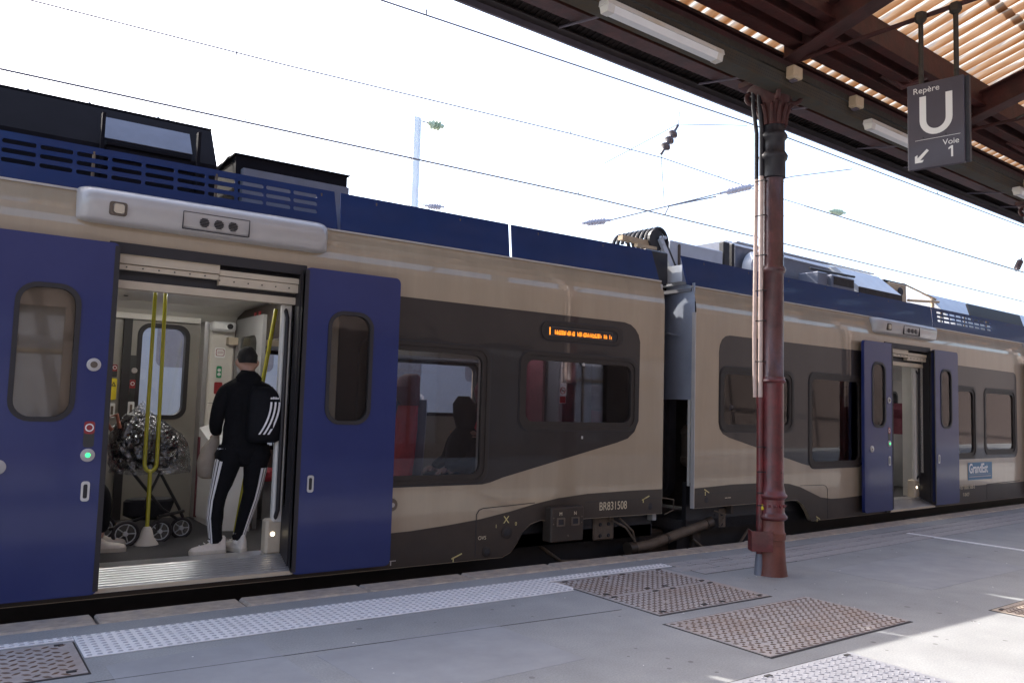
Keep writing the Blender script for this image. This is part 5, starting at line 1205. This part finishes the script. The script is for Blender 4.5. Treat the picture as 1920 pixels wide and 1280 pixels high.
# inner beams following the roof
lbeam('girder_flange', -.34, -.20, 5.12, 5.14); lbeam('beam_web', -.30, -.28, 5.141, 5.36)
lbeam('purlin', -.44, -.42, 5.18, 5.46); lbeam('purlin', -.54, -.421+.0, 5.16, 5.178)
lbeam('purlin_flange', -.66, -.56, 5.26, 5.28); lbeam('purlin_web', -.62, -.60, 5.281, 5.56)
b = MB(); b.add([(SX0, -.30, rz_(-.30)-.02), (SX1, -.30, rz_(-.30)-.02), (SX1, -.60, rz_(-.6)-.02), (SX0, -.60, rz_(-.6)-.02)], [(0, 1, 2, 3)]); b.build('soffit_sheet', 'canopy_dark_sheet', can)
for tt in (-2.2, -3.8, -5.4, -7.0):
    z = rz_(tt); lbeam('purlin', tt-.05, tt+.05, z-.16, z-.02)
# rafters
for s_ in (-6.55, -3.27, 0, 3.27, 6.55, 9.82, 13.1, 16.4, 19.6, 26.2, 32.7):
    b = MB()
    for (w_, d0, d1) in ((.10, -.20, -.185), (.012, -.45, -.20), (.10, -.465, -.45)):
        for (ta, tb) in ((-.10, -8.2),):
            V = [(s_-w_, ta, rz_(ta)+d0), (s_+w_, ta, rz_(ta)+d0), (s_+w_, ta, rz_(ta)+d1), (s_-w_, ta, rz_(ta)+d1), (s_-w_, tb, rz_(tb)+d0), (s_+w_, tb, rz_(tb)+d0), (s_+w_, tb, rz_(tb)+d1), (s_-w_, tb, rz_(tb)+d1)]
            b.add(V, [(0, 1, 2, 3), (4, 5, 6, 7), (0, 1, 5, 4), (1, 2, 6, 5), (2, 3, 7, 6), (3, 0, 4, 7)])
    b.build('rafter', 'canopy_steel', can)
    b = MB(); b.tube([(s_+.1, -.02, 5.05), (s_+.1, -8, 5.02)], .022, 8); b.build('tie_rod', 'canopy_steel', can)
    for q_ in (-.05, 1.2): b = MB(); b.tube([(s_+q_, .1, 4.96), (s_+q_, 1.0, 5.12)], .013, 6); b.build('edge_strut', 'canopy_fascia', can)
# curved knee bracket plates near the girder and diagonal bracing rods
for s_ in (1.65, 4.9, -1.6):
    b = MB(); b.tube([(s_-.25, -.35, 5.22), (s_, -.45, 5.12), (s_+.25, -.6, 5.26)], .035, 8); b.build('bracket', 'canopy_steel', can, True)
b = MB(); b.tube([(3.2, -1.0, 5.0), (3.6, -1.35, 5.28), (4.6, -2.2, 5.95)], .014, 6); b.tube([(3.55, -1.3, 5.24), (3.72, -1.44, 5.36)], .028, 8); b.build('bracing_rod', 'rod_metal', can, True)
# corrugated translucent sheets
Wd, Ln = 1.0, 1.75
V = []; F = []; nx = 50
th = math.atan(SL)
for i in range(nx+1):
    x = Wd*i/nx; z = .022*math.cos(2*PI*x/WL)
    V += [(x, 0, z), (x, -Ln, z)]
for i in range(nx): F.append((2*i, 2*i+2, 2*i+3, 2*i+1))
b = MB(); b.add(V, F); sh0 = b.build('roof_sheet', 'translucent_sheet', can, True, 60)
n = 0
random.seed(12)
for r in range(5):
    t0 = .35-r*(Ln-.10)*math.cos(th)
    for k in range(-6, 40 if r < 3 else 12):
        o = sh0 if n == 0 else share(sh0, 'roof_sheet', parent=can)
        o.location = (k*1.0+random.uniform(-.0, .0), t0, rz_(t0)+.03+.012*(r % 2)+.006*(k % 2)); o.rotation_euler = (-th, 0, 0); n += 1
for k in range(-10, 24):   # opaque outer and inner coverings
    pass
b = MB(); b.add([(SX0, 1.06, rz_(1.06)+.05), (SX1, 1.06, rz_(1.06)+.05), (SX1, .28, rz_(.28)+.05), (SX0, .28, rz_(.28)+.05)], [(0, 1, 2, 3)]); b.build('edge_covering', 'canopy_dark_sheet', can)
# ------------------------------------------------------------------ hanging sign
ang = math.atan2(3.235-3.666, 6.795-6.70)
sg = thing('hanging_sign', 'dark hanging sign reading Repère U Voie 1 with an arrow, hung from two rods', 'sign', (6.70, 3.666, 0), ang)
Wd_, zt, zb = .44, 4.404, 3.657
# local: x along sign from left to right, -y faces viewer
b = MB(); b.bbox(0, Wd_, 0, .035, zb, zt, .004); b.build('sign_panel', 'sign_face', sg)
b = MB(); b.bbox(.03, Wd_+.03, .037, .10, zb+.02, zt-.0, .004); b.build('sign_panel_back', 'column_band_black', sg)
b = MB()
U = []
cx, hw, th_ = .225, .128, .052
top, arc = 4.285, 4.075
o_ = [(cx-hw, top), (cx-hw, arc)]+[(cx-hw*math.cos(a), arc-.135*math.sin(a)) for a in [PI*k/14 for k in range(1, 14)]]+[(cx+hw, arc), (cx+hw, top), (cx+hw-th_, top), (cx+hw-th_, arc)]
i_ = [(cx+(hw-th_)*math.cos(a), arc-.085*math.sin(a)) for a in [PI*k/14 for k in range(1, 14)]]+[(cx-hw+th_, arc), (cx-hw+th_, top)]
b.plate(o_+i_, [], -.002, .0005); b.build('letter_u', 'sign_lettering', sg)
text('Repère', .072, 'sign_word', 'sign_lettering', sg, face_front(.045, -.0015, 4.318), .0008)
text('Voie', .068, 'sign_word', 'sign_lettering', sg, face_front(.275, -.0015, 3.832), .0008)
b = MB(); b.plate([(.338, 3.722), (.353, 3.722), (.353, 3.816), (.340, 3.816), (.318, 3.800), (.318, 3.786), (.338, 3.797)], [], -.002, .0005); b.build('sign_number', 'sign_lettering', sg)
b = MB(); b.box(.06, Wd_-.03, -.0015, .0005, 3.905, 3.908); b.build('sign_rule', 'sign_lettering', sg)
b = MB(); M_ = Matrix.Translation((.115, 0, 3.775)) @ Matrix.Rotation(math.radians(-45), 4, 'Y')
b.box(-.052, .062, -.0018, .0004, -.0095, .0095, M_); b.box(-.062, -.043, -.0026, .0004, -.0, .075, M_ @ Matrix.Translation((.0, 0, 0)) ); b.box(-.062, .012, -.0022, .0004, -.0095, .0095, M_)
b.v = b.v[:0]; b.f = []
def ar(p): return (.115+p[0], 3.77+p[1])
b.plate([ar(p) for p in ((-.058, -.058), (.0, -.058), (.012, -.038), (-.018, -.038), (.052, .036), (.036, .052), (-.038, -.018), (-.038, .012), (-.058, .0))], [], -.002, .0005); b.build('arrow', 'sign_lettering', sg)
for (x, z) in ((.125, 3.925), (.30, 3.925), (.20, 4.365)): disc('sign_screw', 'joint_dark', x, z, .007, 0, sg, .003)
for x in (.10, .375):
    b = MB(); b.tube([(x, .05, 4.38), (x, .05, 5.0)], .021, 10); q = b.build('hanger_rod', 'rod_metal', sg, True)
    b = MB(); b.lathe([(.025, 4.96), (.05, 4.985), (.05, 5.05), (.03, 5.06)], (x, .05, 0), 6); b.build('rod_clamp', 'rod_metal', q)

# ------------------------------------------------------------------ overhead line
def wire(name, lab, pts, r=.006, clips=()):
    b = MB(); b.tube(pts, r, 6); o = b.build(name, 'wire', None, True); tag(o, lab, 'wire', 'overhead line wires')
    for c in clips: b = MB(); b.tube([(c[0], c[1], c[2]-.01), (c[0], c[1], c[2]+.05)], .009, 6); b.build('wire_clip', 'black_metal', o)
    return o
k = 9.9/8.5
wire('contact_wire', 'contact wire crossing the sky lowest, just above the train roofs', [(-6, 9.9, 4.92), (.3, 9.9, 1.55+(4.43-1.55)*k), (8.2, 9.9, 1.55+2.92*k), (12.35, 9.9, 1.55+2.88*k), (30, 10.4, 4.85)], .013, [(2.88, 9.9, 4.95), (8.2, 9.9, 4.95)])
wire('contact_wire', 'dark wire running closest under the canopy edge', [(-6, 8.0, 5.9), (3.7, 8.0, 5.98), (10, 8.0, 6.02), (19.4, 8.0, 5.81), (34, 8.4, 5.6)], .012, [(4.3, 8.0, 6.0), (15.7, 8.0, 5.9)])
k = 12/8.5
wire('catenary_wire', 'thin faint wire passing the dark hanging insulator', [(-6, 12, 6.5), (4.0, 12, 1.55+3.62*k), (9.7, 12, 1.55+3.74*k), (12.2, 12, 1.55+3.76*k), (16.4, 12, 1.55+3.63*k), (29, 12, 1.55+3.45*k), (45, 12.5, 6.3)], .012, [(3.3, 12, 6.62), (9.7, 12, 6.83), (14, 12, 6.80)])
def insul(name, lab, a, c, m_, n=6, r=.06, core=.02, grp='insulators of the overhead line'):
    a, c = Vector(a), Vector(c); d = (c-a); q = d.to_track_quat('Z', 'Y').to_matrix().to_4x4(); L = d.length
    pr = [(core, 0), (core, .15*L)]
    for i in range(n):
        z = .18*L+.64*L*i/n; w_ = .64*L/n; pr += [(core*1.3, z), (r, z+w_*.35), (r*.85, z+w_*.6), (core*1.3, z+w_*.85)]
    pr += [(core, .85*L), (core, L)]
    b = MB(); b.lathe(pr, (0, 0, 0), 12); b.v = [tuple(a+(q @ Vector(p))) for p in b.v]; o = b.build(name, m_, None, True, 60); return tag(o, lab, 'insulator', grp)
Y2 = 12
def pt(x85, z85, Y=12): return (x85*Y/8.5, Y, 1.55+(z85-1.55)*Y/8.5)
insul('insulator', 'dark insulator string with three discs hanging on the thin wire', pt(8.62, 5.36), pt(8.97, 5.88), 'insulator_dark', 3, .11, .03)
insul('insulator', 'white ribbed insulator left of the column, lower of the pair', pt(7.12, 4.08), pt(7.62, 4.20), 'insulator_white', 6, .075, .03)
insul('insulator', 'white ribbed insulator touching the left edge of the column', pt(9.95, 5.00), pt(10.85, 5.30), 'insulator_white', 7, .085, .03)
insul('insulator', 'small white insulator just above the blue roof beside the pale mast', (8.75, 16, 6.0), (9.25, 16, 6.05), 'insulator_white', 5, .08, .03)
insul('insulator', 'green glass insulator beside the top of the pale mast', (8.75, 16, 7.92), (9.15, 16, 7.92), 'insulator_green', 3, .13, .05)
insul('insulator', 'small green insulator right of the column', (21.2, 14, 7.55), (22.0, 14, 7.62), 'insulator_green', 4, .1, .04)
insul('insulator', 'small dark insulator string at the far right of the sky', (33.2, 14, 7.2), (33.7, 14, 7.75), 'insulator_dark', 4, .12, .03)
b = MB(); b.tube([pt(7.62, 4.20), pt(9.95, 5.00)], .014, 6); b.tube([pt(8.72, 4.46), pt(8.80, 4.60), pt(9.85, 4.93)], .016, 6); b.tube([pt(8.62, 5.34), pt(8.70, 4.62)], .010, 5); b.tube([pt(8.97, 5.88), pt(9.0, 6.1)], .012, 5); b.tube([pt(8.97, 5.9), pt(10.6, 6.25)], .010, 5); b.tube([pt(10.85, 5.30), pt(11.8, 5.62), pt(13.6, 6.1)], .014, 5); b.tube([pt(8.97, 5.9), pt(7.5, 5.0)], .008, 4)
tag(b.build('registration_arm', 'wire'), 'steady arm and droppers between the two white insulators', 'catenary arm')
wire('catenary_wire', 'faint wire crossing the sky right of the red column', [(20, 14, 7.5), (34, 14, 7.2), (52, 15, 6.9)], .013, [(26, 14, 7.4)])
wire('catenary_wire', 'thin stay wire with dropper at far right', [(30.0, 14, 5.9), (31.5, 14, 6.6), (31.4, 14, 7.3)], .008)
ms = thing('catenary_mast', 'pale steel mast standing beyond the train roof in the bright sky', 'mast', (8.45, 16, -.8))
b = MB(); b.box(-.09, .09, -.012, .012, 0, 8.8); b.box(-.09, -.078, -.08, .08, 0, 8.8); b.box(.078, .09, -.08, .08, 0, 8.8); b.build('mast_post', 'mast_haze_tone', ms)
b = MB(); b.tube([(.09, 0, 8.72), (.32, 0, 8.72)], .015, 6); b.tube([(.0, 0, 6.9), (.3, 0, 6.8)], .012, 6); b.build('mast_arm', 'wire', ms)

# ------------------------------------------------------------------ train standing beyond (seen through the windows)
ft = thing('parked_train', 'pale blue grey train on the next track, numeral 2 on it, seen through the windows', 'train car', (0, 12.2, 0), .02)
MATS_FT = mat('pale_train_paint', (.30, .35, .42), .5, 0, .05, 1)
b = MB(); holes = []
for k in range(9): holes.append(rr(-3+2.6*k+.3, -3+2.6*k+2.0, 1.95, 2.6, .1))
b.plate([(-5, .1), (26, .1), (26, 2.9), (-5, 2.9)], holes, 0, .05); b.build('side_wall', 'pale_train_paint', ft)
for h_ in holes:
    b = MB(); b.plate(h_, [], .02, .03); b.build('window', 'roof_unit_grey', ft)
b = MB(); b.box(-5, 26, 0, 2.6, 2.901, 3.1); b.build('roof', 'roof_unit_light', ft)
b = MB(); b.box(-5, 26, -.004, -.001, 1.10, 1.16); b.build('stripe', 'logo_blue', ft)
text('2', .34, 'class_numeral', 'white_plastic', ft, face_front(6.72, -.006, 1.46), .001, bold=.006)
# far platform strip
b = MB(); b.box(-40, 90, 10.6, 11.9, -.85, -.05); struct(b.build('far_platform', 'kerb_granite'))

# ------------------------------------------------------------------ station building behind the viewer (mirrored in the paint and glass)
sb_ = thing('station_building', 'stone station building along the back of the platform', 'building', (0, -7, 0))
b = MB(); holes = []
for k in range(12): holes.append([(-13+3.2*k+.6, .4), (-13+3.2*k+2.4, .4), (-13+3.2*k+2.4, 3.4), (-13+3.2*k+.6, 3.4)])
b.plate([(-14, 0), (80, 0), (80, 8), (-14, 8)], holes, 0, -.3); b.build('wall', 'facade_stone', sb_)
for h_ in holes:
    b = MB(); b.plate(h_, [], -.2, -.18); w_ = b.build('window', 'roof_unit_grey', sb_)
    x0 = h_[0][0]
    b = MB(); b.box(x0+.86, x0+.94, -.18, -.14, .4, 3.4); b.box(x0, x0+1.8, -.18, -.14, 2.4, 2.48); b.build('window_bar', 'dusty_steel', w_)
